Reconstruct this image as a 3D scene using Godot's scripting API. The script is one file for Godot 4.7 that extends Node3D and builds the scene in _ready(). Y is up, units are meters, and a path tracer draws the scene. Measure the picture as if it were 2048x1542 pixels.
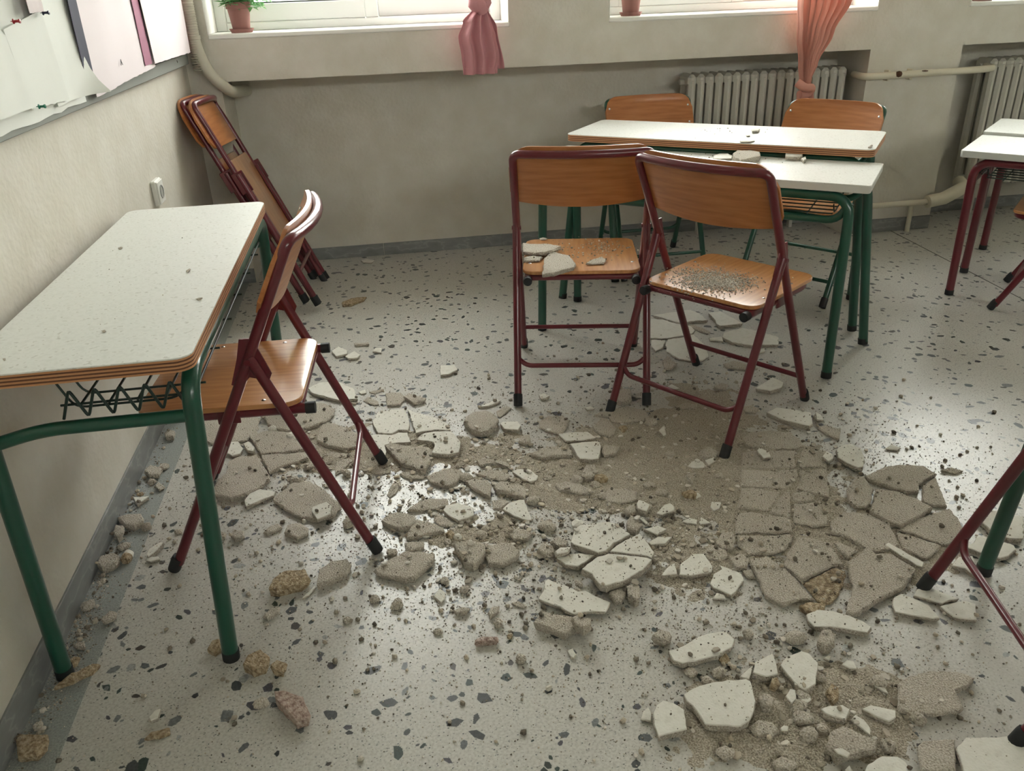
extends Node3D
# A classroom after its ceiling plaster came down: desks, folding chairs, radiators, curtains and the fallen plaster.

var M := {}
var used := {}
var rng := RandomNumberGenerator.new()


func _ready() -> void:
	rng.seed = 20251105
	# --- camera -------------------------------------------------------------
	var cam := Camera3D.new()
	cam.name = "camera"
	cam.position = Vector3(0, 1.25, 0)
	cam.rotation_degrees = Vector3(-26.26, -8.19, -2.12)
	cam.fov = 50.72
	cam.near = 0.05
	cam.far = 200.0
	add_child(cam)
	cam.current = true
	# --- sky, exposure --------------------------------------------------------
	var env := Environment.new()
	env.background_mode = Environment.BG_SKY
	var sky := Sky.new()
	var psm := ProceduralSkyMaterial.new()
	psm.sky_top_color = Color(0.97, 0.98, 0.96)
	psm.sky_horizon_color = Color(1.0, 1.0, 0.96)
	psm.ground_horizon_color = Color(0.62, 0.64, 0.60)
	psm.ground_bottom_color = Color(0.45, 0.46, 0.42)
	psm.sky_curve = 0.3
	psm.sky_energy_multiplier = 1.0
	sky.sky_material = psm
	env.sky = sky
	env.background_energy_multiplier = 3.6
	env.tonemap_mode = Environment.TONE_MAPPER_LINEAR
	env.tonemap_exposure = 5.9
	env.sdfgi_enabled = true
	env.ssao_enabled = true
	env.ssil_enabled = true
	var we := WorldEnvironment.new()
	we.name = "world_environment"
	we.environment = env
	add_child(we)
	materials()
	room()
	outside()
	windows()
	radiators()
	curtains()
	notice_board()
	wall_fittings()
	desks()
	chairs()
	sill_pots()
	debris()


# ============================ naming, tagging ================================
func numbered(n: String) -> String:
	var k: int = used.get(n, 0)
	used[n] = k + 1
	return n if k == 0 else "%s_%03d" % [n, k]


func obj(called: String, st: SurfaceTool, m: Material, parent: Node = null) -> MeshInstance3D:
	return put(called, st.commit(), m, parent)


func put(called: String, mesh: Mesh, m: Material, parent: Node = null) -> MeshInstance3D:
	var o := MeshInstance3D.new()
	o.mesh = mesh
	o.material_override = m
	o.cast_shadow = GeometryInstance3D.SHADOW_CASTING_SETTING_ON
	if parent == null:
		o.name = numbered(called)
		add_child(o)
	else:
		o.name = called
		parent.add_child(o, true)
	return o


func tag(o: Node, label: String, category: String, group := "") -> Node:
	o.set_meta("label", label)
	o.set_meta("category", category)
	if group:
		o.set_meta("group", group)
	return o


func thing(called: String, label: String, category: String, at := Vector3.ZERO, turn := 0.0, group := "") -> Node3D:
	var o := Node3D.new()
	o.name = numbered(called)
	add_child(o)
	o.position = at
	o.rotation.y = turn
	tag(o, label, category, group)
	return o


func struct(called: String, st: SurfaceTool, m: Material, label: String) -> MeshInstance3D:
	var o := obj(called, st, m)
	o.set_meta("kind", "structure")
	o.set_meta("label", label)
	return o


# ============================ mesh helpers ===================================
func mb() -> SurfaceTool:
	var st := SurfaceTool.new()
	st.begin(Mesh.PRIMITIVE_TRIANGLES)
	return st


func tri(st: SurfaceTool, a: Vector3, b: Vector3, c: Vector3) -> void:
	var n := (c - a).cross(b - a).normalized()
	for p in [a, b, c]:
		st.set_normal(n)
		st.add_vertex(p)


func quad(st: SurfaceTool, a: Vector3, b: Vector3, c: Vector3, d: Vector3) -> void:
	tri(st, a, b, c)
	tri(st, a, c, d)


func tri_n(st: SurfaceTool, a: Vector3, b: Vector3, c: Vector3, na: Vector3, nb: Vector3, nc: Vector3) -> void:
	st.set_normal(na)
	st.add_vertex(a)
	st.set_normal(nb)
	st.add_vertex(b)
	st.set_normal(nc)
	st.add_vertex(c)


# a box with chamfered edges
func bx(st: SurfaceTool, c: Vector3, s: Vector3, bev := 0.002, b := Basis()) -> void:
	var h := s * 0.5
	bev = minf(bev, minf(h.x, minf(h.y, h.z)) * 0.9)
	var k := h - Vector3.ONE * bev
	var v := {}
	for sx in [-1, 1]:
		for sy in [-1, 1]:
			for sz in [-1, 1]:
				var key := Vector3i(sx, sy, sz)
				var g := Vector3(sx, sy, sz)
				v[key] = [c + b * (Vector3(h.x, k.y, k.z) * g), c + b * (Vector3(k.x, h.y, k.z) * g), c + b * (Vector3(k.x, k.y, h.z) * g)]
	for ax in 3:
		var u := (ax + 1) % 3
		var w := (ax + 2) % 3
		for s1 in [-1, 1]:
			var p := []
			for q in [[-1, -1], [1, -1], [1, 1], [-1, 1]]:
				var key := Vector3i()
				key[ax] = s1
				key[u] = q[0]
				key[w] = q[1]
				p.append(v[key][ax])
			if s1 > 0:
				quad(st, p[3], p[2], p[1], p[0])
			else:
				quad(st, p[0], p[1], p[2], p[3])
			for s2 in [-1, 1]:
				var ka := Vector3i()
				ka[ax] = s1
				ka[u] = s2
				ka[w] = -1
				var kb := ka
				kb[w] = 1
				var e := [v[ka][ax], v[kb][ax], v[kb][u], v[ka][u]]
				var mid: Vector3 = (e[0] + e[1] + e[2] + e[3]) / 4.0 - c
				var n: Vector3 = (e[2] - e[0]).cross(e[1] - e[0])
				if n.dot(mid) > 0:
					quad(st, e[0], e[1], e[2], e[3])
				else:
					quad(st, e[3], e[2], e[1], e[0])
	for key in v:
		var t: Array = v[key]
		var n2: Vector3 = (t[2] - t[0]).cross(t[1] - t[0])
		if n2.dot(t[0] - c) > 0:
			tri(st, t[0], t[1], t[2])
		else:
			tri(st, t[2], t[1], t[0])


# rounds the corners of a path
func soft(pts: Array, r: float, n := 6) -> PackedVector3Array:
	var out := PackedVector3Array()
	for i in pts.size():
		if i == 0 or i == pts.size() - 1:
			out.append(pts[i])
			continue
		var a: Vector3 = pts[i - 1] - pts[i]
		var b: Vector3 = pts[i + 1] - pts[i]
		if a.angle_to(b) > PI - 0.12:
			out.append(pts[i])
			continue
		var d := minf(r, minf(a.length(), b.length()) * 0.49)
		var p0: Vector3 = pts[i] + a.normalized() * d
		var p1: Vector3 = pts[i] + b.normalized() * d
		for k in n + 1:
			var t := float(k) / n
			out.append(p0.lerp(pts[i], t).lerp(Vector3(pts[i]).lerp(p1, t), t))
	return out


func tube(st: SurfaceTool, pts: PackedVector3Array, r: float, n := 12, closed := false, flat := 1.0) -> void:
	var m := pts.size()
	var rings := []
	var norms := []
	var up := Vector3.ZERO
	for i in m:
		var t: Vector3
		if closed:
			t = (pts[(i + 1) % m] - pts[(i + m - 1) % m]).normalized()
		else:
			t = (pts[mini(i + 1, m - 1)] - pts[maxi(i - 1, 0)]).normalized()
		if up == Vector3.ZERO:
			up = Vector3.UP if absf(t.y) < 0.9 else Vector3.RIGHT
		up = (up - t * up.dot(t)).normalized()
		var side := t.cross(up)
		var ring := PackedVector3Array()
		var nn := PackedVector3Array()
		for k in n:
			var a := TAU * k / n
			var d := up * cos(a) * flat + side * sin(a)
			ring.append(pts[i] + d * r)
			nn.append((up * cos(a) / flat + side * sin(a)).normalized())
		rings.append(ring)
		norms.append(nn)
	for i in (m if closed else m - 1):
		var j := (i + 1) % m
		for k in n:
			var l := (k + 1) % n
			tri_n(st, rings[i][k], rings[j][k], rings[j][l], norms[i][k], norms[j][k], norms[j][l])
			tri_n(st, rings[i][k], rings[j][l], rings[i][l], norms[i][k], norms[j][l], norms[i][l])
	if not closed:
		for k in n:
			var l := (k + 1) % n
			tri(st, pts[0], rings[0][k], rings[0][l])
			tri(st, pts[m - 1], rings[m - 1][l], rings[m - 1][k])


# profile: Vector2(radius, height) from the bottom up
func lathe(st: SurfaceTool, at: Vector3, prof: Array, n := 24) -> void:
	for i in prof.size() - 1:
		var a: Vector2 = prof[i]
		var b: Vector2 = prof[i + 1]
		var sl := Vector2(b.y - a.y, a.x - b.x).normalized()
		for k in n:
			var t0 := TAU * k / n
			var t1 := TAU * (k + 1) / n
			var d0 := Vector3(cos(t0), 0, sin(t0))
			var d1 := Vector3(cos(t1), 0, sin(t1))
			var n0 := d0 * sl.x + Vector3.UP * sl.y
			var n1 := d1 * sl.x + Vector3.UP * sl.y
			var p00 := at + d0 * a.x + Vector3.UP * a.y
			var p01 := at + d1 * a.x + Vector3.UP * a.y
			var p10 := at + d0 * b.x + Vector3.UP * b.y
			var p11 := at + d1 * b.x + Vector3.UP * b.y
			tri_n(st, p00, p01, p11, n0, n1, n1)
			tri_n(st, p00, p11, p10, n0, n1, n0)


func rounded_rect(hx: float, hz: float, r: float, n := 6) -> PackedVector2Array:
	var p := PackedVector2Array()
	for q in [[1, 1, 0.0], [-1, 1, 0.5], [-1, -1, 1.0], [1, -1, 1.5]]:
		for k in n + 1:
			var a: float = PI * (q[2] + 0.5 * k / n)
			p.append(Vector2(q[0] * (hx - r) + cos(a) * r, q[1] * (hz - r) + sin(a) * r))
	return p


# a slab over a convex outline, its edges chamfered
func slab(st: SurfaceTool, p: PackedVector2Array, y0: float, y1: float, bev := 0.0015) -> void:
	var n := p.size()
	var mid := Vector2.ZERO
	for q in p:
		mid += q / n
	var rings := []
	for lev in [[y0, bev], [y0 + bev, 0.0], [y1 - bev, 0.0], [y1, bev]]:
		var ring := PackedVector3Array()
		for q in p:
			var s: Vector2 = q - (q - mid).normalized() * lev[1]
			ring.append(Vector3(s.x, lev[0], s.y))
		rings.append(ring)
	for i in 3:
		for k in n:
			var l := (k + 1) % n
			quad(st, rings[i][k], rings[i][l], rings[i + 1][l], rings[i + 1][k])
	for k in n:
		var l := (k + 1) % n
		tri(st, Vector3(mid.x, y1, mid.y), rings[3][k], rings[3][l])
		tri(st, Vector3(mid.x, y0, mid.y), rings[0][l], rings[0][k])


# a sheet given as rows of points, made solid by a thickness along its normals
func sheet(st: SurfaceTool, g: Array, thick: float) -> void:
	var rows := g.size()
	var cols: int = g[0].size()
	var nn := []
	for i in rows:
		var r := PackedVector3Array()
		for j in cols:
			var du: Vector3 = g[i][mini(j + 1, cols - 1)] - g[i][maxi(j - 1, 0)]
			var dv: Vector3 = g[mini(i + 1, rows - 1)][j] - g[maxi(i - 1, 0)][j]
			r.append(du.cross(dv).normalized())
		nn.append(r)
	for i in rows - 1:
		for j in cols - 1:
			for side in [1, -1]:
				var p := []
				var q := []
				for c in [[i, j], [i, j + 1], [i + 1, j + 1], [i + 1, j]]:
					p.append(g[c[0]][c[1]] + nn[c[0]][c[1]] * thick * 0.5 * side)
					q.append(nn[c[0]][c[1]] * side)
				if side > 0:
					tri_n(st, p[0], p[2], p[1], q[0], q[2], q[1])
					tri_n(st, p[0], p[3], p[2], q[0], q[3], q[2])
				else:
					tri_n(st, p[0], p[1], p[2], q[0], q[1], q[2])
					tri_n(st, p[0], p[2], p[3], q[0], q[2], q[3])
	var edge := []
	for j in cols:
		edge.append([0, j])
	for i in range(1, rows):
		edge.append([i, cols - 1])
	for j in range(cols - 2, -1, -1):
		edge.append([rows - 1, j])
	for i in range(rows - 2, 0, -1):
		edge.append([i, 0])
	for k in edge.size():
		var a: Array = edge[k]
		var b: Array = edge[(k + 1) % edge.size()]
		var pa: Vector3 = g[a[0]][a[1]]
		var pb: Vector3 = g[b[0]][b[1]]
		var ta: Vector3 = nn[a[0]][a[1]] * thick * 0.5
		var tb: Vector3 = nn[b[0]][b[1]] * thick * 0.5
		quad(st, pa + ta, pb + tb, pb - tb, pa - ta)


# ============================ materials ======================================
func noise_tex(freq: float, ramp: Array, size := 512, octaves := 4, kind := FastNoiseLite.TYPE_SIMPLEX_SMOOTH, sd := 1) -> NoiseTexture2D:
	var n := FastNoiseLite.new()
	n.noise_type = kind
	n.frequency = freq
	n.fractal_octaves = octaves
	n.seed = sd
	var t := NoiseTexture2D.new()
	t.width = size
	t.height = size
	t.seamless = true
	t.noise = n
	if ramp.size():
		var g := Gradient.new()
		g.offsets = PackedFloat32Array(ramp.map(func(x): return x[0]))
		g.colors = PackedColorArray(ramp.map(func(x): return x[1]))
		t.color_ramp = g
	return t


func flat_mat(called: String, c: Color, rough: float) -> StandardMaterial3D:
	var m := StandardMaterial3D.new()
	m.resource_name = called
	m.albedo_color = c
	m.roughness = rough
	M[called] = m
	return m


func tri_map(m: StandardMaterial3D, scale: Vector3, world := false) -> void:
	m.uv1_triplanar = true
	m.uv1_world_triplanar = world
	m.uv1_scale = scale
	m.uv1_triplanar_sharpness = 4.0


func bump(m: StandardMaterial3D, t: Texture2D, cm: float) -> void:
	m.heightmap_enabled = true
	m.heightmap_texture = t
	m.heightmap_scale = cm


func materials() -> void:
	var stipple := noise_tex(0.09, [], 512, 4)
	var m := flat_mat("wall_paint", Color(1, 1, 1), 0.75)
	m.albedo_texture = noise_tex(0.012, [[0.0, Color8(206, 201, 188)], [0.42, Color8(210, 206, 194)], [0.6, Color8(212, 208, 197)], [1.0, Color8(217, 214, 204)]], 512, 6, FastNoiseLite.TYPE_SIMPLEX_SMOOTH, 5)
	tri_map(m, Vector3.ONE * 0.9, true)
	bump(m, stipple, 0.10)
	m = flat_mat("ceiling_paint", Color8(232, 230, 222), 0.9)
	m = flat_mat("sill_white", Color8(236, 236, 230), 0.45)
	m = flat_mat("frame_white", Color8(232, 234, 232), 0.35)
	m = flat_mat("gasket", Color8(70, 74, 74), 0.7)
	m = flat_mat("marble", Color(1, 1, 1), 0.4)
	m.albedo_texture = noise_tex(0.006, [[0.0, Color8(112, 114, 112)], [0.45, Color8(134, 137, 136)], [0.5, Color8(152, 154, 152)], [0.56, Color8(136, 139, 138)], [1.0, Color8(120, 123, 122)]], 512, 5, FastNoiseLite.TYPE_SIMPLEX_SMOOTH, 9)
	tri_map(m, Vector3(1.2, 3.0, 1.2), true)
	m = flat_mat("laminate", Color(1, 1, 1), 0.38)
	m.albedo_texture = noise_tex(0.05, [[0.0, Color8(214, 216, 210)], [0.5, Color8(224, 226, 221)], [0.74, Color8(226, 228, 223)], [0.80, Color8(206, 207, 200)], [1.0, Color8(190, 190, 182)]], 512, 5, FastNoiseLite.TYPE_SIMPLEX_SMOOTH, 14)
	tri_map(m, Vector3.ONE * 2.0)
	m = flat_mat("white_edge", Color8(205, 206, 200), 0.5)
	m = flat_mat("ply", Color(1, 1, 1), 0.55)
	m.vertex_color_use_as_albedo = true
	m = flat_mat("green_paint", Color8(18, 74, 58), 0.3)
	m.clearcoat_enabled = true
	m.clearcoat = 0.35
	m.clearcoat_roughness = 0.15
	m = flat_mat("maroon_paint", Color8(98, 22, 36), 0.3)
	m.clearcoat_enabled = true
	m.clearcoat = 0.4
	m.clearcoat_roughness = 0.12
	m = flat_mat("rack_wire", Color8(32, 52, 46), 0.4)
	m = flat_mat("rubber", Color8(26, 30, 33), 0.6)
	m = flat_mat("steel", Color8(200, 200, 198), 0.25)
	m.metallic = 1.0
	m = flat_mat("beech", Color(1, 1, 1), 0.3)
	m.albedo_texture = noise_tex(0.02, [[0.0, Color8(174, 116, 66)], [0.4, Color8(190, 132, 80)], [0.62, Color8(197, 140, 87)], [1.0, Color8(206, 152, 100)]], 512, 5, FastNoiseLite.TYPE_SIMPLEX_SMOOTH, 21)
	tri_map(m, Vector3(5.0, 3.0, 0.5))
	m.clearcoat_enabled = true
	m.clearcoat = 0.9
	m.clearcoat_roughness = 0.1
	m = flat_mat("beech_panel", Color8(232, 212, 196), 0.38)
	m.albedo_texture = M.beech.albedo_texture
	tri_map(m, Vector3(0.5, 5.0, 5.0))
	m.clearcoat_enabled = true
	m.clearcoat = 0.3
	m.clearcoat_roughness = 0.25
	m = flat_mat("beech_edge", Color8(198, 140, 86), 0.55)
	m = flat_mat("radiator_paint", Color8(196, 194, 184), 0.45)
	m = flat_mat("pipe_paint", Color8(212, 206, 186), 0.5)
	m = flat_mat("conduit", Color8(206, 204, 188), 0.55)
	m = flat_mat("rust", Color8(86, 58, 40), 0.9)
	m = flat_mat("terracotta", Color8(150, 106, 98), 0.8)
	m = flat_mat("soil", Color8(60, 48, 38), 0.95)
	m = flat_mat("leaf", Color8(84, 140, 84), 0.6)
	m.backlight_enabled = true
	m.backlight = Color(0.35, 0.5, 0.3)
	m = flat_mat("tree_leaf", Color8(110, 150, 100), 0.7)
	m = flat_mat("yard", Color8(150, 150, 140), 0.9)
	m = flat_mat("socket_plastic", Color8(232, 232, 226), 0.35)
	m = flat_mat("socket_hole", Color8(168, 168, 163), 0.5)
	m = flat_mat("curtain_rose", Color8(206, 148, 153), 0.85)
	m.backlight_enabled = true
	m.backlight = Color(0.45, 0.38, 0.40)
	m.rim_enabled = true
	m.rim = 0.4
	m = flat_mat("curtain_salmon", Color8(224, 166, 150), 0.85)
	m.backlight_enabled = true
	m.backlight = Color(0.7, 0.56, 0.50)
	m = flat_mat("board_grey", Color8(140, 144, 138), 0.6)
	m = flat_mat("paper_white", Color8(232, 235, 230), 0.8)
	m = flat_mat("paper_blush", Color8(236, 226, 230), 0.8)
	m = flat_mat("paper_mauve", Color8(168, 110, 134), 0.85)
	m = flat_mat("paper_pink", Color8(222, 150, 160), 0.85)
	m = flat_mat("paper_navy", Color8(40, 42, 66), 0.8)
	m = flat_mat("photo_print", Color8(160, 138, 138), 0.5)
	m = flat_mat("pin_red", Color8(150, 30, 40), 0.4)
	m = flat_mat("pin_navy", Color8(40, 44, 70), 0.4)
	m = flat_mat("pin_green", Color8(20, 110, 84), 0.4)
	m = flat_mat("pencil", Color8(90, 90, 96), 0.8)
	var pits := noise_tex(0.10, [], 512, 4, FastNoiseLite.TYPE_SIMPLEX, 31)
	# the painted face of the fallen plaster
	m = flat_mat("plaster_face", Color(1, 1, 1), 0.8)
	m.albedo_texture = noise_tex(0.03, [[0.0, Color8(206, 203, 192)], [0.35, Color8(218, 216, 206)], [0.8, Color8(222, 220, 211)], [0.9, Color8(206, 202, 190)], [1.0, Color8(184, 178, 164)]], 512, 5, FastNoiseLite.TYPE_SIMPLEX_SMOOTH, 41)
	tri_map(m, Vector3.ONE * 2.3)
	bump(m, pits, 0.05)
	# its sandy back
	m = flat_mat("mortar", Color(1, 1, 1), 0.95)
	m.albedo_texture = noise_tex(0.13, [[0.0, Color8(116, 108, 96)], [0.28, Color8(166, 158, 144)], [0.5, Color8(188, 181, 168)], [0.8, Color8(200, 194, 182)], [1.0, Color8(216, 211, 201)]], 512, 5, FastNoiseLite.TYPE_SIMPLEX_SMOOTH, 51)
	tri_map(m, Vector3.ONE * 3.2)
	bump(m, pits, 0.26)
	m = flat_mat("mortar_tan", Color(1, 1, 1), 0.95)
	m.albedo_texture = noise_tex(0.05, [[0.0, Color8(110, 92, 68)], [0.4, Color8(160, 142, 114)], [0.7, Color8(188, 172, 146)], [1.0, Color8(208, 196, 174)]], 512, 5, FastNoiseLite.TYPE_SIMPLEX_SMOOTH, 52)
	tri_map(m, Vector3.ONE * 3.2)
	bump(m, pits, 0.3)
	m = flat_mat("grain", Color(1, 1, 1), 0.95)
	m.vertex_color_use_as_albedo = true
	m = flat_mat("terrazzo", Color(1, 1, 1), 0.32)
	m.metallic_specular = 0.5
	m.albedo_texture = terrazzo_picture()
	tri_map(m, Vector3(0.5, 0.5, 0.5), true)
	m = flat_mat("terrazzo_border", Color(1, 1, 1), 0.3)
	m.albedo_texture = noise_tex(0.16, [[0.0, Color8(112, 117, 115)], [0.4, Color8(142, 147, 144)], [0.7, Color8(152, 156, 152)], [1.0, Color8(178, 181, 176)]], 512, 3, FastNoiseLite.TYPE_SIMPLEX, 61)
	tri_map(m, Vector3.ONE * 2.0, true)
	m = flat_mat("divider", Color8(70, 66, 60), 0.6)


# Terrazzo: pale cement with fine specks and large dark stone chips, two metres to the tile
func terrazzo_picture() -> ImageTexture:
	var size := 2048
	var r := RandomNumberGenerator.new()
	r.seed = 77
	var n := FastNoiseLite.new()
	n.noise_type = FastNoiseLite.TYPE_SIMPLEX
	n.frequency = 0.11
	n.fractal_octaves = 4
	n.seed = 3
	var im := n.get_seamless_image(size, size)
	im.convert(Image.FORMAT_L8)
	var src := im.get_data()
	var data := PackedByteArray()
	data.resize(size * size * 3)
	var lut := PackedByteArray()
	for k in 256:
		var t := k / 255.0
		var c := Color8(166, 163, 155).lerp(Color8(187, 185, 178), smoothstep(0.0, 0.5, t)).lerp(Color8(198, 197, 190), smoothstep(0.5, 0.95, t))
		lut.append_array([int(c.r * 255), int(c.g * 255), int(c.b * 255)])
	for i in size * size:
		var v: int = src[i] * 3
		data[i * 3] = lut[v]
		data[i * 3 + 1] = lut[v + 1]
		data[i * 3 + 2] = lut[v + 2]
	var tones := [Color8(58, 62, 62), Color8(70, 74, 76), Color8(46, 56, 52), Color8(78, 78, 84), Color8(92, 96, 98), Color8(64, 60, 56), Color8(112, 116, 116), Color8(52, 66, 62)]
	# specks
	for k in 26000:
		var x := r.randi_range(0, size - 4)
		var y := r.randi_range(0, size - 4)
		var c: Color = tones[r.randi_range(0, 7)].lerp(Color8(150, 145, 135), r.randf_range(0.0, 0.6))
		var wdt := r.randi_range(1, 3)
		for b in (1 if r.randf() < 0.6 else 2):
			for a in wdt:
				var at := ((y + b) * size + x + a) * 3
				data[at] = int(c.r * 255)
				data[at + 1] = int(c.g * 255)
				data[at + 2] = int(c.b * 255)
	# chips
	for k in 1500:
		var big := r.randf()
		var rad := lerpf(4.0, 8.0, r.randf()) if big < 0.42 else lerpf(8.0, 14.0, r.randf()) if big < 0.86 else lerpf(14.0, 20.0, r.randf())
		var cx := r.randf() * size
		var cy := r.randf() * size
		var rot := r.randf() * TAU
		var squash := r.randf_range(0.42, 0.85)
		var poly := PackedVector2Array()
		var corners := r.randi_range(5, 8)
		for q in corners:
			var a := TAU * (q + r.randf_range(-0.3, 0.3)) / corners
			var p := Vector2(cos(a), sin(a) * squash) * rad * r.randf_range(0.75, 1.15)
			poly.append(p.rotated(rot))
		var c: Color = tones[r.randi_range(0, 7)]
		if r.randf() < 0.12:
			c = Color8(150, 152, 150)
		var reach := int(rad * 1.3)
		for y in range(-reach, reach + 1):
			# scanline over the polygon
			var xs := []
			for q in corners:
				var p0 := poly[q]
				var p1 := poly[(q + 1) % corners]
				if (p0.y <= y) != (p1.y <= y):
					xs.append(p0.x + (y - p0.y) / (p1.y - p0.y) * (p1.x - p0.x))
			if xs.size() < 2:
				continue
			xs.sort()
			for x in range(int(ceil(xs[0])), int(floor(xs[xs.size() - 1])) + 1):
				var px := posmod(int(cx) + x, size)
				var py := posmod(int(cy) + y, size)
				var at := (py * size + px) * 3
				var g: float = 0.85 + 0.3 * src[py * size + px] / 255.0
				data[at] = clampi(int(c.r * 255 * g), 0, 255)
				data[at + 1] = clampi(int(c.g * 255 * g), 0, 255)
				data[at + 2] = clampi(int(c.b * 255 * g), 0, 255)
	return ImageTexture.create_from_image(Image.create_from_data(size, size, false, Image.FORMAT_RGB8, data))


# ============================ the setting ====================================
const XL := -0.795   # face of the left wall
const XR := 6.4
const ZF := -3.90    # face of the window wall above and between the radiator niches
const ZN := -4.19    # back of the niches
const ZO := -4.34
const ZB := 3.2
const HC := 3.05
const SILL := 1.10
const WTOP := 2.45
const WINS := [[-0.683, 0.608], [1.064, 2.37], [2.845, 4.14], [4.6, 5.9]]
const NICHES := [[-0.666, 2.365], [2.85, 4.3], [4.6, 5.95]]


func span(st: SurfaceTool, x0: float, x1: float, y0: float, y1: float, z0: float, z1: float, bev := 0.002) -> void:
	bx(st, Vector3(x0 + x1, y0 + y1, z0 + z1) * 0.5, Vector3(x1 - x0, y1 - y0, z1 - z0), bev)


func room() -> void:
	var st := mb()
	span(st, XL - 0.3, XR + 0.3, -0.2, 0.0, ZO, ZB + 0.3, 0.0005)
	struct("floor", st, M.terrazzo, "pale terrazzo floor with dark angular stone chips")
	st = mb()
	span(st, XL, -0.70, 0.0, 0.0006, ZN, ZB, 0.0002)
	struct("trim_1", st, M.terrazzo_border, "plain blue-grey terrazzo border strip along the left wall")
	st = mb()
	bx(st, Vector3(2.60, 0.0003, -3.3), Vector3(0.005, 0.0008, 1.78), 0.0002, Basis(Vector3.UP, -0.06))
	struct("trim_2", st, M.divider, "thin dark joint line running across the terrazzo towards the window wall")
	st = mb()
	span(st, XL - 0.3, XR + 0.3, HC, HC + 0.2, ZO, ZB + 0.3)
	struct("ceiling", st, M.ceiling_paint, "white plastered ceiling")
	# window wall with its openings and radiator niches
	st = mb()
	span(st, XL, XR, WTOP, HC, ZO, ZF, 0.0002)
	span(st, XL, XR, 0.91, SILL - 0.02, ZO, ZF, 0.0002)
	var edges := [XL]
	for w in WINS:
		edges.append_array(w)
	edges.append(XR)
	for k in range(0, edges.size(), 2):
		span(st, edges[k], edges[k + 1], SILL - 0.02, WTOP, ZO, ZF, 0.0002)
	span(st, XL, XR, 0.0, 0.91, ZO, ZN)
	edges = [XL]
	for w in NICHES:
		edges.append_array(w)
	edges.append(XR)
	for k in range(0, edges.size(), 2):
		span(st, edges[k], edges[k + 1], 0.0, 0.91, ZN - 0.01, ZF, 0.0002)
	struct("wall_back", st, M.wall_paint, "cream window wall with shallow radiator niches below the sills")
	st = mb()
	span(st, XL - 0.3, XL, 0.0, HC, ZO, ZB + 0.3)
	struct("wall_left", st, M.wall_paint, "cream painted wall on the left with the notice board")
	st = mb()
	span(st, XR, XR + 0.3, 0.0, HC, ZO, ZB + 0.3)
	struct("wall_right", st, M.wall_paint, "cream painted wall on the far right, outside the picture")
	st = mb()
	span(st, XL, XR, 0.0, 2.25, ZB, ZB + 0.3)
	span(st, XL, XR, 2.72, HC, ZB, ZB + 0.3)
	for x in [[XL, 0.5], [2.0, 2.6], [4.1, XR]]:
		span(st, x[0], x[1], 2.25, 2.72, ZB, ZB + 0.3)
	struct("wall_front", st, M.wall_paint, "cream wall behind the camera with two high windows")
	# skirting
	st = mb()
	span(st, XL, XL + 0.006, 0.0, 0.075, ZN, ZB, 0.001)
	struct("baseboard_left", st, M.marble, "grey marble skirting along the left wall")
	st = mb()
	for k in range(0, edges.size(), 2):
		span(st, edges[k], edges[k + 1], 0.0, 0.07, ZF, ZF + 0.007, 0.001)
	for w in NICHES:
		var x: float = w[0]
		while x < w[1] - 0.01:
			var x2 := minf(x + 0.62, w[1])
			span(st, x + 0.0008, x2 - 0.0008, 0.0, 0.062, ZN, ZN + 0.008, 0.001)
			x = x2
	struct("baseboard_back", st, M.marble, "grey veined marble skirting along the window wall")


func outside() -> void:
	var st := mb()
	span(st, -60, 70, -1.2, -1.0, -80, ZO - 0.02)
	struct("ground", st, M.yard, "bright paved yard outside the windows")
	st = mb()
	span(st, -60, 70, -1.2, -1.0, ZB + 0.32, 60)
	struct("ground", st, M.yard, "paved yard on the other side of the building")
	# three leafy trees out in the yard
	var q := RandomNumberGenerator.new()
	q.seed = 5
	var spots := [[-3.6, -16.0, 1.5], [1.2, -19.0, 1.8], [7.5, -17.0, 1.6]]
	var words := ["leafy tree outside the first window, behind the potted plant", "leafy tree outside the first window, behind the rose curtain", "leafy tree outside the second window"]
	for k in 3:
		var s: Array = spots[k]
		var t := thing("yard_tree", words[k], "tree", Vector3(s[0], -1.0, s[1]), 0.0, "trees in the yard")
		st = mb()
		tube(st, soft([Vector3(0, 0, 0), Vector3(0.06, 0.8, 0.03), Vector3(-0.03, 2.0, 0)], 0.3), 0.14, 9)
		obj("trunk", st, M.rust, t)
		st = mb()
		for j in 900:
			var d: Vector3 = Vector3(q.randfn(), q.randfn() * 0.8, q.randfn()).limit_length(2.0) * 0.5 * s[2]
			var c: Vector3 = Vector3(0, 1.5 + s[2] * 0.4, 0) + d
			var b := Basis.from_euler(Vector3(q.randf() * TAU, q.randf() * TAU, q.randf() * TAU)) * 0.16
			tri(st, c + b * Vector3(-0.5, 0, 0), c + b * Vector3(0, 1, 0), c + b * Vector3(0.5, 0, 0))
			tri(st, c + b * Vector3(-0.5, 0, 0), c + b * Vector3(0.5, 0, 0), c + b * Vector3(0, -0.8, 0.2))
		obj("foliage", st, M.tree_leaf, t).set_meta("kind", "stuff")


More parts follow.
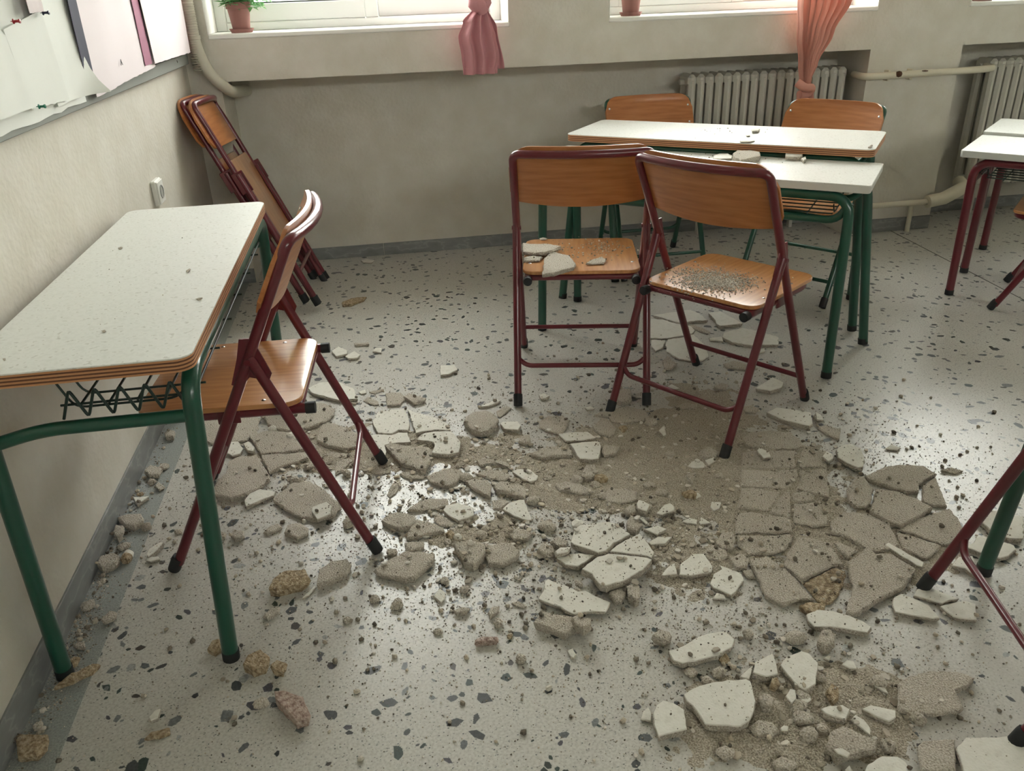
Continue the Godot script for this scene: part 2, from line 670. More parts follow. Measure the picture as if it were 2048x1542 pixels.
func windows() -> void:
	var names := ["leftmost white sliding window above the niche, rose curtain before it", "second white sliding window, above the first radiator", "third white sliding window, at the right edge of the picture", "fourth white sliding window, outside the picture"]
	for k in WINS.size():
		var x0: float = WINS[k][0]
		var x1: float = WINS[k][1]
		var st := mb()
		# sill and plastered reveal lining
		span(st, x0, x1, SILL - 0.02, SILL, ZO + 0.01, ZF + 0.006, 0.004)
		var w := struct("window_%d" % (k + 1), st, M.sill_white, names[k])
		st = mb()
		for x in [x0, x1 - 0.004]:
			span(st, x, x + 0.004, SILL, WTOP, ZO + 0.02, ZF + 0.004, 0.001)
		span(st, x0, x1, WTOP - 0.004, WTOP, ZO + 0.02, ZF + 0.004, 0.001)
		obj("reveal", st, M.sill_white, w)
		var zf := -4.17
		st = mb()
		for x in [x0 + 0.004, x1 - 0.05]:
			span(st, x, x + 0.046, SILL, WTOP - 0.004, zf - 0.045, zf + 0.045, 0.003)
		span(st, x0 + 0.05, x1 - 0.05, SILL, SILL + 0.035, zf - 0.045, zf + 0.045, 0.003)
		span(st, x0 + 0.05, x1 - 0.05, WTOP - 0.05, WTOP - 0.004, zf - 0.045, zf + 0.045, 0.003)
		obj("window_frame", st, M.frame_white, w)
		var mid := (x0 + x1) * 0.5 + 0.05
		for s in 2:
			var a := x0 + 0.05 if s == 0 else mid - 0.03
			var b := mid + 0.03 if s == 0 else x1 - 0.05
			var z := zf + 0.02 if s == 0 else zf - 0.02
			var y0 := SILL + 0.035
			var y1 := WTOP - 0.05
			st = mb()
			span(st, a, a + 0.06, y0, y1, z - 0.017, z + 0.017, 0.003)
			span(st, b - 0.06, b, y0, y1, z - 0.017, z + 0.017, 0.003)
			span(st, a + 0.06, b - 0.06, y0, y0 + 0.075, z - 0.017, z + 0.017, 0.003)
			span(st, a + 0.06, b - 0.06, y1 - 0.075, y1, z - 0.017, z + 0.017, 0.003)
			var sash := obj("sash", st, M.frame_white, w)
			st = mb()
			for e in [[a + 0.06, b - 0.06, y0 + 0.075, y0 + 0.081], [a + 0.06, b - 0.06, y1 - 0.081, y1 - 0.075], [a + 0.06, a + 0.066, y0 + 0.081, y1 - 0.081], [b - 0.066, b - 0.06, y0 + 0.081, y1 - 0.081]]:
				span(st, e[0], e[1], e[2], e[3], z - 0.006, z + 0.006, 0.001)
			obj("gasket", st, M.gasket, sash)
			st = mb()
			span(st, a + 0.062, b - 0.062, y0 + 0.077, y1 - 0.077, z - 0.002, z + 0.002, 0.0005)
			obj("pane", st, glass(), sash)


func glass() -> StandardMaterial3D:
	if not M.has("glass"):
		var m := flat_mat("glass", Color(0.95, 1.0, 0.98, 0.06), 0.02)
		m.transparency = BaseMaterial3D.TRANSPARENCY_ALPHA
	return M.glass


func radiators() -> void:
	var words := ["white column radiator in the niche behind the middle desks", "white column radiator at the right edge, behind the maroon desks"]
	for k in 2:
		var x0: float = [1.49, 3.10][k]
		var n: int = [18, 16][k]
		var t := thing("radiator", words[k], "radiator", Vector3(x0, 0, -4.06), 0.0, "radiators under the windows")
		for i in n:
			var st := mb()
			var x := 0.024 + i * 0.046
			# one section: two columns joined by rounded heads
			for z in [-0.045, 0.045]:
				bx(st, Vector3(x, 0.5, z), Vector3(0.036, 0.62, 0.052), 0.013)
			for y in [0.205, 0.80]:
				bx(st, Vector3(x, y, 0), Vector3(0.044, 0.056, 0.134), 0.014)
			obj("radiator_section", st, M.radiator_paint, t)
		var sb: SurfaceTool
		for y in [0.20, 0.79]:
			sb = mb()
			tube(sb, PackedVector3Array([Vector3(-0.02, y, 0), Vector3(n * 0.046 + 0.004, y, 0)]), 0.014, 10)
			obj("manifold", sb, M.radiator_paint, t)
		for x in [0.15, n * 0.046 - 0.15]:
			sb = mb()
			bx(sb, Vector3(x, 0.15, -0.06), Vector3(0.02, 0.30, 0.03), 0.003)
			obj("foot", sb, M.radiator_paint, t)


# a hanging cloth: for each height the left and right edge, the depth and how deep its folds are
func cloth(prof: Array, folds: float, sd: int, rows := 60, cols := 90) -> Array:
	var g := []
	var q := RandomNumberGenerator.new()
	q.seed = sd
	var ph := [q.randf() * TAU, q.randf() * TAU, q.randf() * TAU]
	for i in rows + 1:
		var t := float(i) / rows
		var y: float = lerpf(prof[0][0], prof[prof.size() - 1][0], t)
		var k := 0
		while k < prof.size() - 2 and y < prof[k + 1][0]:
			k += 1
		var a: Array = prof[k]
		var b: Array = prof[k + 1]
		var u := smoothstep(0.0, 1.0, clampf((y - a[0]) / (b[0] - a[0]), 0, 1))
		var row := PackedVector3Array()
		for j in cols + 1:
			var s := float(j) / cols
			var x: float = lerpf(lerpf(a[1], b[1], u), lerpf(a[2], b[2], u), s)
			var d: float = lerpf(a[4], b[4], u)
			var z: float = lerpf(a[3], b[3], u)
			z += d * (sin(s * TAU * folds + ph[0] + y * 1.5) * 0.7 + sin(s * TAU * folds * 1.9 + ph[1] - y * 2.0) * 0.3)
			x += d * 0.5 * cos(s * TAU * folds + ph[2] + y)
			row.append(Vector3(x, y, z))
		g.append(row)
	return g


func curtains() -> void:
	# rose curtain: falls from the rod, is knotted just above the sill and flares out below
	var st := mb()
	sheet(st, cloth([[2.62, 0.22, 0.72, -3.80, 0.025], [1.6, 0.38, 0.58, -3.80, 0.03], [1.25, 0.425, 0.515, -3.80, 0.025], [1.185, 0.435, 0.50, -3.80, 0.018]], 6.0, 2), 0.0015)
	var t := thing("curtain", "rose pink curtain tied in a knot, hanging before the leftmost window", "curtain", Vector3.ZERO)
	obj("drape", st, M.curtain_rose, t)
	st = mb()
	var knot := []
	for k in 14:
		var a := TAU * 1.15 * k / 13.0
		knot.append(Vector3(0.468 + cos(a) * 0.03, 1.175 + sin(a) * 0.018 + k * 0.001, -3.80 + sin(a * 0.5) * 0.024))
	tube(st, PackedVector3Array(knot), 0.022, 10, false, 1.15)
	tube(st, PackedVector3Array([Vector3(0.455, 1.20, -3.79), Vector3(0.468, 1.175, -3.775), Vector3(0.48, 1.15, -3.79)]), 0.026, 10)
	obj("knot", st, M.curtain_rose, t)
	st = mb()
	sheet(st, cloth([[1.165, 0.445, 0.495, -3.79, 0.012], [1.11, 0.40, 0.515, -3.785, 0.02], [1.05, 0.378, 0.535, -3.785, 0.022], [0.97, 0.386, 0.548, -3.785, 0.02], [0.900, 0.390, 0.535, -3.785, 0.016]], 3.3, 8), 0.0015)
	sheet(st, cloth([[1.16, 0.462, 0.50, -3.805, 0.008], [1.08, 0.48, 0.535, -3.81, 0.012], [0.915, 0.500, 0.562, -3.812, 0.012]], 2.0, 9, 40, 40), 0.0015)
	obj("tail", st, M.curtain_rose, t)
	st = mb()
	sheet(st, cloth([[0.925, 0.3885, 0.537, -3.7835, 0.0165], [0.899, 0.3885, 0.537, -3.7835, 0.0165]], 3.3, 8, 6, 90), 0.003)
	obj("hem", st, M.curtain_rose, t)
	# salmon sheer: gathered towards a knot low down before the radiator
	st = mb()
	sheet(st, cloth([[2.62, 1.70, 2.30, -3.80, 0.03], [1.5, 1.86, 2.22, -3.80, 0.03], [1.14, 1.915, 2.155, -3.80, 0.024], [1.0, 1.93, 2.09, -3.80, 0.022], [0.87, 1.955, 2.035, -3.80, 0.018], [0.80, 1.968, 2.015, -3.80, 0.014], [0.765, 1.965, 2.02, -3.80, 0.012]], 7.0, 4, 80, 120), 0.001)
	t = thing("curtain", "sheer salmon curtain gathered into a low knot before the first radiator", "curtain", Vector3.ZERO)
	obj("drape", st, M.curtain_salmon, t)
	st = mb()
	tube(st, soft([Vector3(1.955, 0.79, -3.80), Vector3(1.985, 0.765, -3.775), Vector3(2.03, 0.765, -3.79), Vector3(2.02, 0.735, -3.81), Vector3(1.97, 0.735, -3.795)], 0.02), 0.020, 10)
	obj("knot", st, M.curtain_salmon, t)
	st = mb()
	sheet(st, cloth([[0.75, 1.965, 2.035, -3.80, 0.012], [0.66, 1.94, 2.055, -3.80, 0.016], [0.52, 1.92, 2.06, -3.80, 0.016]], 3.0, 6, 30, 50), 0.001)
	obj("tail", st, M.curtain_salmon, t)
	st = mb()
	tube(st, PackedVector3Array([Vector3(-0.75, 2.636, -3.80), Vector3(2.0, 2.636, -3.80), Vector3(6.3, 2.636, -3.80)]), 0.010, 10)
	var rod := thing("curtain_rod", "long white curtain rod above the windows, outside the picture", "curtain rod")
	obj("rod", st, M.frame_white, rod)
	st = mb()
	for x in [-0.72, 2.6, 6.2]:
		st = mb()
		bx(st, Vector3(x, 2.636, -3.85), Vector3(0.02, 0.03, 0.10), 0.002)
		obj("bracket", st, M.frame_white, rod)


# a paper sheet pinned to the left wall; corners run clockwise from the top far left as (z, y); w bends it off the board
func paper(called: String, label: String, m: Material, c: Array, x: float, curl := 0.0, torn := 0.0, group := "") -> MeshInstance3D:
	var g := []
	var nz := FastNoiseLite.new()
	nz.seed = int(absf(c[0].x) * 991)
	nz.frequency = 2.2
	for i in 25:
		var row := PackedVector3Array()
		for j in 25:
			var u := j / 24.0
			var v := i / 24.0
			var a: Vector2 = c[0].lerp(c[1], u)
			var b: Vector2 = c[3].lerp(c[2], u)
			var p: Vector2 = a.lerp(b, v)
			var lift := 0.006 * (nz.get_noise_2d(p.x * 1.0, p.y * 0.35) + 0.6)
			lift += curl * pow(v, 14.0) * pow(u, 5.0)
			if i == 24:
				p.y += torn * nz.get_noise_2d(p.x * 14.0, 7.0)
			row.append(Vector3(x + maxf(lift, 0.001), p.y, p.x))
		g.append(row)
	var st := mb()
	sheet(st, g, 0.0012)
	return tag(obj(called, st, m), label, "paper", group)


func notice_board() -> void:
	var t := thing("notice_board", "long grey notice board on the left wall, covered with papers", "notice board", Vector3(XL, 0, 0))
	var st := mb()
	span(st, 0.0, 0.014, 1.03, 2.0, -3.86, 1.2, 0.001)
	obj("backing", st, M.board_grey, t)
	st = mb()
	span(st, 0.0, 0.022, 0.992, 1.034, -3.86, 1.2, 0.002)
	obj("frame_strip", st, M.board_grey, t)
	st = mb()
	lathe(st, Vector3.ZERO, [Vector2(0.005, 0.0), Vector2(0.004, 0.002), Vector2(0.0, 0.003)], 10)
	var sc := obj("screw", st, M.steel, t)
	sc.position = Vector3(0.022, 1.018, -3.64)
	sc.rotation.z = -PI / 2
	var X := XL + 0.023
	# (z, y) in metres
	paper("poster", "large white torn backing sheet at the left edge of the notice board", M.paper_white, [Vector2(-1.2, 1.75), Vector2(-2.40, 1.75), Vector2(-2.44, 1.006), Vector2(-1.2, 1.006)], X, 0.0, 0.009)
	paper("poster", "creased white sheet held by the green and the dark blue pins", M.paper_white, [Vector2(-2.00, 1.200), Vector2(-2.24, 1.232), Vector2(-2.27, 1.030), Vector2(-2.03, 1.036)], X + 0.012, 0.0, 0.003)
	paper("poster", "plain white sheet curling up at its lower right corner beside the navy strip", M.paper_white, [Vector2(-2.16, 1.75), Vector2(-2.467, 1.75), Vector2(-2.462, 1.026), Vector2(-2.20, 1.022)], X + 0.006, 0.055)
	paper("poster", "white sheet hanging down at the far left edge, partly beneath the creased one", M.paper_white, [Vector2(-1.5, 1.5), Vector2(-1.985, 1.19), Vector2(-2.02, 1.040), Vector2(-1.5, 1.04)], X + 0.016)
	paper("card_strip", "dark navy strip of card standing between the white and the blush sheets", M.paper_navy, [Vector2(-2.45, 1.75), Vector2(-2.525, 1.75), Vector2(-2.505, 1.055), Vector2(-2.43, 1.055)], X + 0.014)
	paper("poster", "blush white sheet with a small pencil mark, right of the navy strip", M.paper_blush, [Vector2(-2.506, 1.75), Vector2(-3.040, 1.75), Vector2(-3.20, 1.034), Vector2(-2.492, 1.010)], X + 0.013, 0.0, 0.003)
	paper("card_strip", "mauve strip of card between the two blush sheets", M.paper_mauve, [Vector2(-3.035, 1.75), Vector2(-3.12, 1.75), Vector2(-3.14, 1.047), Vector2(-3.045, 1.047)], X + 0.020)
	paper("poster", "pale pink sheet nearest the corner of the room", M.paper_blush, [Vector2(-3.08, 1.75), Vector2(-3.82, 1.75), Vector2(-3.79, 1.041), Vector2(-3.15, 1.045)], X + 0.024, 0.0, 0.003)
	paper("card_strip", "narrow pink strip of card at the end of the board by the corner", M.paper_pink, [Vector2(-3.79, 1.75), Vector2(-3.876, 1.75), Vector2(-3.878, 1.036), Vector2(-3.78, 1.040)], X + 0.001)
	paper("photo_print", "small faded greyish mauve photograph at the top left of the board", M.photo_print, [Vector2(-2.130, 1.32), Vector2(-2.226, 1.32), Vector2(-2.222, 1.229), Vector2(-2.131, 1.227)], X + 0.024)
	st = mb()
	tube(st, PackedVector3Array([Vector3(0, 0, 0), Vector3(0.0, 0.018, -0.010)]), 0.0012, 6)
	tube(st, PackedVector3Array([Vector3(0, 0, -0.022), Vector3(0.0, 0.018, -0.010), Vector3(0, 0.02, -0.012)]), 0.0012, 6)
	tube(st, PackedVector3Array([Vector3(0, 0.007, -0.003), Vector3(0.0, 0.007, -0.017)]), 0.001, 6)
	var mark := tag(obj("pencil_mark", st, M.pencil), "small pencilled mark shaped like a letter on the blush sheet", "mark") as MeshInstance3D
	mark.scale = Vector3.ONE * 0.8
	mark.position = Vector3(X + 0.022, 1.070, -2.768)
	for p in [["pin_navy", "dark blue push pin at the top of the creased white sheet", -2.222, 1.226], ["pin_green", "green push pin at the foot of the creased white sheet", -2.046, 1.040], ["pin_red", "dark red push pin at the far left edge of the board", -2.035, 1.214]]:
		st = mb()
		lathe(st, Vector3.ZERO, [Vector2(0.0, -0.008), Vector2(0.0012, -0.006), Vector2(0.0012, 0.0), Vector2(0.0075, 0.0005), Vector2(0.0075, 0.003), Vector2(0.0038, 0.005), Vector2(0.0038, 0.014), Vector2(0.0062, 0.018), Vector2(0.0062, 0.021), Vector2(0.0, 0.022)], 14)
		var pin := tag(obj("push_pin", st, M[p[0]]), p[1], "push pin", "push pins on the notice board") as MeshInstance3D
		pin.position = Vector3(X + 0.024, p[3], p[2])
		pin.rotation.z = -PI / 2
		pin.scale = Vector3.ONE * 0.7


func wall_fittings() -> void:
	# surface socket on the left wall
	var t := thing("wall_socket", "white square wall socket low on the left wall behind the desk", "socket", Vector3(XL, 0.645, -2.99), PI / 2)
	var st := mb()
	bx(st, Vector3(0, 0, 0.009), Vector3(0.084, 0.084, 0.018), 0.004)
	obj("socket_box", st, M.socket_plastic, t)
	st = mb()
	bx(st, Vector3(0, 0, 0.020), Vector3(0.076, 0.076, 0.006), 0.0025)
	var plate := obj("cover_plate", st, M.socket_plastic, t)
	st = mb()
	lathe(st, Vector3.ZERO, [Vector2(0.0, 0.0), Vector2(0.019, 0.0), Vector2(0.0195, 0.0018), Vector2(0.0225, 0.0018), Vector2(0.0225, -0.001)], 22)
	var ring := obj("socket_well", st, M.socket_hole, plate)
	ring.position = Vector3(0, 0, 0.0235)
	ring.rotation.x = PI / 2
	# ribbed conduit coming down the corner and bending into the niche
	t = thing("conduit", "cream ribbed conduit coming down the corner and curving into the niche", "conduit")
	var path := soft([Vector3(-0.735, 2.6, -3.86), Vector3(-0.735, 1.06, -3.86), Vector3(-0.70, 0.945, -3.855), Vector3(-0.628, 0.868, -3.89), Vector3(-0.60, 0.845, -4.17)], 0.12, 10)
	st = mb()
	tube(st, path, 0.0245, 14)
	obj("pipe", st, M.conduit, t)
	st = mb()
	var y := 1.66
	while y > 0.96:
		var ringp := PackedVector3Array()
		for k in 16:
			ringp.append(Vector3(-0.735 + cos(TAU * k / 16) * 0.0245, y, -3.86 + sin(TAU * k / 16) * 0.0245))
		tube(st, ringp, 0.0022, 6, true)
		y -= 0.0095
	obj("ribs", st, M.conduit, t)
	st = mb()
	lathe(st, Vector3(-0.735, 1.085, -3.86), [Vector2(0.025, 0.0), Vector2(0.0285, 0.002), Vector2(0.0285, 0.016), Vector2(0.025, 0.018)], 18)
	obj("collar", st, M.conduit, t)
	# heating pipes across the pier between the two niches
	t = thing("heating_pipe", "cream painted heating pipe crossing the pier between the radiators at their top", "pipe", Vector3.ZERO, 0.0, "heating pipes on the pier")
	st = mb()
	tube(st, soft([Vector3(2.355, 0.79, -4.0), Vector3(2.33, 0.79, -3.862), Vector3(2.62, 0.793, -3.862), Vector3(2.90, 0.795, -3.862), Vector3(3.05, 0.795, -3.90), Vector3(3.072, 0.795, -4.00)], 0.05), 0.0165, 12)
	obj("pipe", st, M.pipe_paint, t)
	st = mb()
	lathe(st, Vector3(2.50, 0.798, -3.848), [Vector2(0.0, -0.016), Vector2(0.013, -0.011), Vector2(0.016, 0.0), Vector2(0.012, 0.010), Vector2(0.0, 0.014)], 9)
	obj("rust_knob", st, M.rust, t)
	st = mb()
	lathe(st, Vector3(2.635, 0.806, -3.847), [Vector2(0.0, -0.004), Vector2(0.014, -0.002), Vector2(0.014, 0.001), Vector2(0.0, 0.003)], 9)
	obj("rust_patch", st, M.rust, t)
	st = mb()
	for x in [2.46, 2.58]:
		st = mb()
		bx(st, Vector3(x, 0.79, -3.884), Vector3(0.014, 0.05, 0.04), 0.003)
		obj("pipe_clip", st, M.pipe_paint, t)
	t = thing("heating_pipe", "cream painted heating pipe low on the pier, just above the skirting", "pipe", Vector3.ZERO, 0.0, "heating pipes on the pier")
	st = mb()
	tube(st, soft([Vector3(2.335, 0.150, -4.06), Vector3(2.33, 0.150, -3.865), Vector3(2.70, 0.152, -3.865), Vector3(2.80, 0.152, -3.866)], 0.05), 0.0155, 12)
	tube(st, PackedVector3Array([Vector3(2.71, 0.14, -3.868), Vector3(2.71, 0.0, -3.868)]), 0.012, 10)
	obj("pipe", st, M.pipe_paint, t)
	st = mb()
	tube(st, PackedVector3Array([Vector3(2.79, 0.155, -3.858), Vector3(2.88, 0.165, -3.860), Vector3(3.02, 0.205, -3.90), Vector3(3.06, 0.21, -4.0)]), 0.034, 10)
	obj("lagging", st, M.pipe_paint, t)


func sill_pots() -> void:
	var q := RandomNumberGenerator.new()
	q.seed = 12
	var list := [
		["small terracotta pot with a bushy green plant on the first window sill", -0.552, true, M.terracotta],
		["small bare terracotta pot on the sill of the second window", 1.19, true, M.terracotta],
		["dark pot on the sill of the third window at the right edge", 2.965, false, M.terracotta]]
	for i in 3:
		var p: Array = list[i]
		var t := thing("flower_pot", p[0], "potted plant", Vector3(p[1], SILL, -3.985), 0.0, "pots on the window sills")
		var st := mb()
		lathe(st, Vector3.ZERO, [Vector2(0.0, 0.0), Vector2(0.044, 0.0), Vector2(0.050, 0.012), Vector2(0.053, 0.016), Vector2(0.050, 0.016), Vector2(0.046, 0.008), Vector2(0.0, 0.007)], 28)
		obj("saucer", st, p[3], t)
		st = mb()
		lathe(st, Vector3(0, 0.008, 0), [Vector2(0.0, 0.0), Vector2(0.036, 0.0), Vector2(0.047, 0.085), Vector2(0.052, 0.086), Vector2(0.053, 0.112), Vector2(0.049, 0.112), Vector2(0.046, 0.100), Vector2(0.0, 0.098)], 28)
		obj("pot", st, p[3], t)
		st = mb()
		lathe(st, Vector3(0, 0.098, 0), [Vector2(0.045, 0.0), Vector2(0.03, 0.006), Vector2(0.0, 0.008)], 20)
		obj("soil", st, M.soil, t)
		st = mb()
		for k in (38 if i == 0 else 7):
			var a := q.randf() * TAU
			var top := Vector3(cos(a) * q.randf_range(0.02, 0.15), q.randf_range(0.13, 0.34), sin(a) * q.randf_range(0.02, 0.08))
			if i == 0 and k < 14:
				top.y = q.randf_range(0.09, 0.16)
				top.x = cos(a) * q.randf_range(0.07, 0.13)
			top.x = maxf(top.x, -0.075)
			tube(st, soft([Vector3(0, 0.10, 0), Vector3(top.x * 0.4, top.y * 0.5 + 0.09, top.z * 0.4), top], 0.05, 4), 0.0014, 5)
			for j in 7:
				var f := (j + 1.0) / 7.0
				var at := Vector3(0, 0.10, 0).lerp(top, f)
				for s in [-1, 1]:
					var dir := Vector3(cos(a + s * 1.2), q.randf_range(-0.5, 0.4), sin(a + s * 1.2)).normalized()
					var len := q.randf_range(0.026, 0.05)
					var side := dir.cross(Vector3.UP).normalized() * len * 0.22
					var lift := Vector3(0, len * 0.12, 0)
					tri(st, at, at + dir * len * 0.5 + side + lift, at + dir * len)
					tri(st, at, at + dir * len, at + dir * len * 0.5 - side + lift)
		obj("foliage", st, M.leaf, t).set_meta("kind", "stuff")


# ============================ desks ==========================================
# Local axes: x along the desk, +z towards the pupil, y up. feet: floor ends of the four legs as (x, z)
func desk(label: String, at: Vector3, turn: float, L: float, W: float, h: float, paint: Material, wood_edge: bool, feet: Array, o := {}) -> Node3D:
	var t := thing("school_desk", label, "desk", at, turn, "school desks")
	var hx := L * 0.5
	var hz := W * 0.5
	var rc: float = o.get("corner", 0.03)
	var st := mb()
	slab(st, rounded_rect(hx, hz, rc), h - 0.003, h, 0.0008)
	obj("tabletop", st, M.laminate, t)
	st = mb()
	if wood_edge:
		for k in 7:
			var dark := k % 2 == 1
			st.set_color(Color8(104, 66, 44).srgb_to_linear() if dark else Color8(192, 140, 98).srgb_to_linear())
			var y1 := h - 0.003 - k * 0.0034
			var ins := 0.0008 if dark else 0.0
			slab(st, rounded_rect(hx - ins, hz - ins, rc), y1 - 0.0034, y1, 0.0002)
		obj("plywood_edge", st, M.ply, t)
	else:
		slab(st, rounded_rect(hx, hz, rc), h - 0.026, h - 0.003, 0.002)
		obj("edge_band", st, M.white_edge, t)
	var yt := h - 0.027 - 0.017
	var r := 0.0165
	# four legs, each bending over into the long rail
	for f in feet:
		var sx := signf(f.x)
		var top := Vector3(f.z if f is Vector4 else f.x, yt, f.w if f is Vector4 else f.y)
		st = mb()
		tube(st, soft([Vector3(f.x, 0.012, f.y), Vector3(top.x, yt, top.z), Vector3(top.x - sx * 0.16, yt, top.z)], 0.07, 8), r, 14)
		var leg := obj("leg", st, paint, t)
		st = mb()
		var d := (top - Vector3(f.x, 0, f.y)).normalized()
		tube(st, PackedVector3Array([Vector3(f.x, 0.0015, f.y), Vector3(f.x, 0.0015, f.y) + d * 0.022]), r + 0.0012, 14)
		obj("rubber_foot", st, M.rubber, leg)
	var tops := []
	for f in feet:
		tops.append(Vector3(f.z if f is Vector4 else f.x, yt, f.w if f is Vector4 else f.y))
	# tops are ordered: +x+z, -x+z, +x-z, -x-z
	for k in [0, 2]:
		st = mb()
		tube(st, PackedVector3Array([tops[k] - Vector3(0.15, 0, 0), tops[k + 1] + Vector3(0.15, 0, 0)]), r, 12)
		obj("long_rail", st, paint, t)
	for k in [0, 1]:
		var sx := signf(tops[k].x)
		st = mb()
		tube(st, PackedVector3Array([tops[k] + Vector3(-sx * 0.075, 0, 0), tops[k + 2] + Vector3(-sx * 0.075, 0, 0)]), r * 0.95, 12)
		obj("cross_rail", st, paint, t)
	var ylow := h - 0.122
	if o.get("ends", true):
		for k in [0, 1]:
			var a := Vector3(tops[k].x, ylow, tops[k].z)
			var b := Vector3(tops[k + 2].x, ylow, tops[k + 2].z)
			st = mb()
			tube(st, soft([a, b.lerp(a, 0.25), b - Vector3(0, 0.022, 0)], 0.08, 5), 0.0125, 12)
			obj("rack_rail", st, paint, t)
			# zigzag guard between the rails
			st = mb()
			var zz := PackedVector3Array()
			var n := 11
			for q in n:
				var f := 0.04 + 0.60 * q / (n - 1.0)
				zz.append(a.lerp(b, f) + Vector3(-signf(a.x) * 0.01, 0.012 if q % 2 == 0 else 0.068, 0))
			tube(st, soft(Array(zz), 0.008, 3), 0.0028, 6)
			tube(st, PackedVector3Array([a.lerp(b, 0.03) + Vector3(-signf(a.x) * 0.03, 0.030, 0), a.lerp(b, 0.66) + Vector3(-signf(a.x) * 0.03, 0.030, 0)]), 0.0025, 6)
			obj("wire_guard", st, M.rack_wire, t)
	for s in o.get("long_low", []):
		var k := 0 if s > 0 else 2
		st = mb()
		tube(st, soft([Vector3(tops[k].x, ylow + 0.06, tops[k].z), Vector3(tops[k].x - 0.035, ylow, tops[k].z), Vector3(tops[k + 1].x + 0.035, ylow, tops[k].z), Vector3(tops[k + 1].x, ylow + 0.06, tops[k].z)], 0.03, 4), 0.0125, 12)
		obj("rack_rail", st, paint, t)
	# wire book rack under the top
	st = mb()
	var x0: float = tops[1].x + 0.05
	var x1: float = tops[0].x - 0.05
	var zf: float = tops[0].z - 0.01
	for k in 5:
		var z := zf - 0.05 * k
		tube(st, PackedVector3Array([Vector3(x0, ylow + 0.018, z), Vector3(x1, ylow + 0.018, z)]), 0.0025, 6)
	var x := x0 + 0.06
	while x < x1:
		tube(st, soft([Vector3(x, ylow + 0.013, zf + 0.01), Vector3(x, ylow + 0.013, zf - 0.21), Vector3(x, yt, zf - 0.235)], 0.02, 4), 0.0025, 6)
		x += 0.17
	for xx in [x0, x1]:
		tube(st, soft([Vector3(xx, ylow + 0.05, zf + 0.005), Vector3(xx, ylow + 0.014, zf - 0.03), Vector3(xx, ylow + 0.014, zf - 0.21), Vector3(xx, yt, zf - 0.235)], 0.02, 4), 0.0025, 6)
	obj("book_rack", st, M.rack_wire, t)
	return t


func desks() -> void:
	# feet: (foot x, foot z, top x, top z)
	desk("near green framed desk with a white top and plywood edge, standing along the left wall", Vector3(-0.560, 0, -1.942), PI / 2, 1.168, 0.39, 0.69, M.green_paint, true,
		[Vector4(0.580, 0.150, 0.560, 0.178), Vector4(-0.580, 0.140, -0.562, 0.178), Vector4(0.585, -0.185, 0.560, -0.178), Vector4(-0.565, -0.194, -0.562, -0.178)])
	desk("front desk of the middle pair, white topped and white edged on a green frame", Vector3(1.1190, 0, -2.8440), deg_to_rad(-36.87), 1.20, 0.370, 0.65, M.green_paint, false,
		[Vector4(0.557, 0.232, 0.545, 0.165), Vector4(-0.527, 0.230, -0.545, 0.165), Vector4(0.634, -0.120, 0.560, -0.150), Vector4(-0.53, -0.13, -0.545, -0.150)], {"ends": false, "long_low": [1, -1], "corner": 0.012})
	desk("rear desk of the middle pair, white topped with a plywood edge on a green frame", Vector3(1.329, 0, -3.157), deg_to_rad(-36.87), 1.17, 0.405, 0.695, M.green_paint, true,
		[Vector4(0.60, 0.135, 0.545, 0.165), Vector4(-0.585, 0.240, -0.545, 0.165), Vector4(0.548, -0.220, 0.545, -0.165), Vector4(-0.45, -0.05, -0.545, -0.165)], {"ends": false, "long_low": [-1]})
	desk("front maroon framed desk with a white top at the right edge, nearer one", Vector3(2.785, 0, -2.720), deg_to_rad(-47.0), 1.1, 0.41, 0.60, M.maroon_paint, false,
		[Vector4(0.50, 0.17, 0.49, 0.17), Vector4(-0.487, 0.18, -0.495, 0.17), Vector4(0.50, -0.17, 0.49, -0.17), Vector4(-0.50, -0.165, -0.495, -0.165)], {"corner": 0.012})
	desk("rear maroon framed desk with a white top at the right edge, nearest the second radiator", Vector3(3.090, 0, -3.006), deg_to_rad(-47.0), 1.1, 0.41, 0.612, M.maroon_paint, false,
		[Vector4(0.50, 0.17, 0.49, 0.17), Vector4(-0.51, 0.19, -0.495, 0.17), Vector4(0.50, -0.17, 0.49, -0.17), Vector4(-0.50, -0.165, -0.495, -0.165)], {"corner": 0.012})
	desk("near right green framed desk of which only one leg shows at the right edge", Vector3(1.492, 0, -0.70), PI / 2, 1.20, 0.41, 0.69, M.green_paint, true,
		[Vector4(0.565, 0.165, 0.555, 0.165), Vector4(-0.565, 0.165, -0.555, 0.165), Vector4(0.602, -0.228, 0.582, -0.182), Vector4(-0.565, -0.165, -0.555, -0.165)])


# ============================ folding chairs =================================
func line_z(y: float) -> float:
	return 0.242 - 0.4908 * y


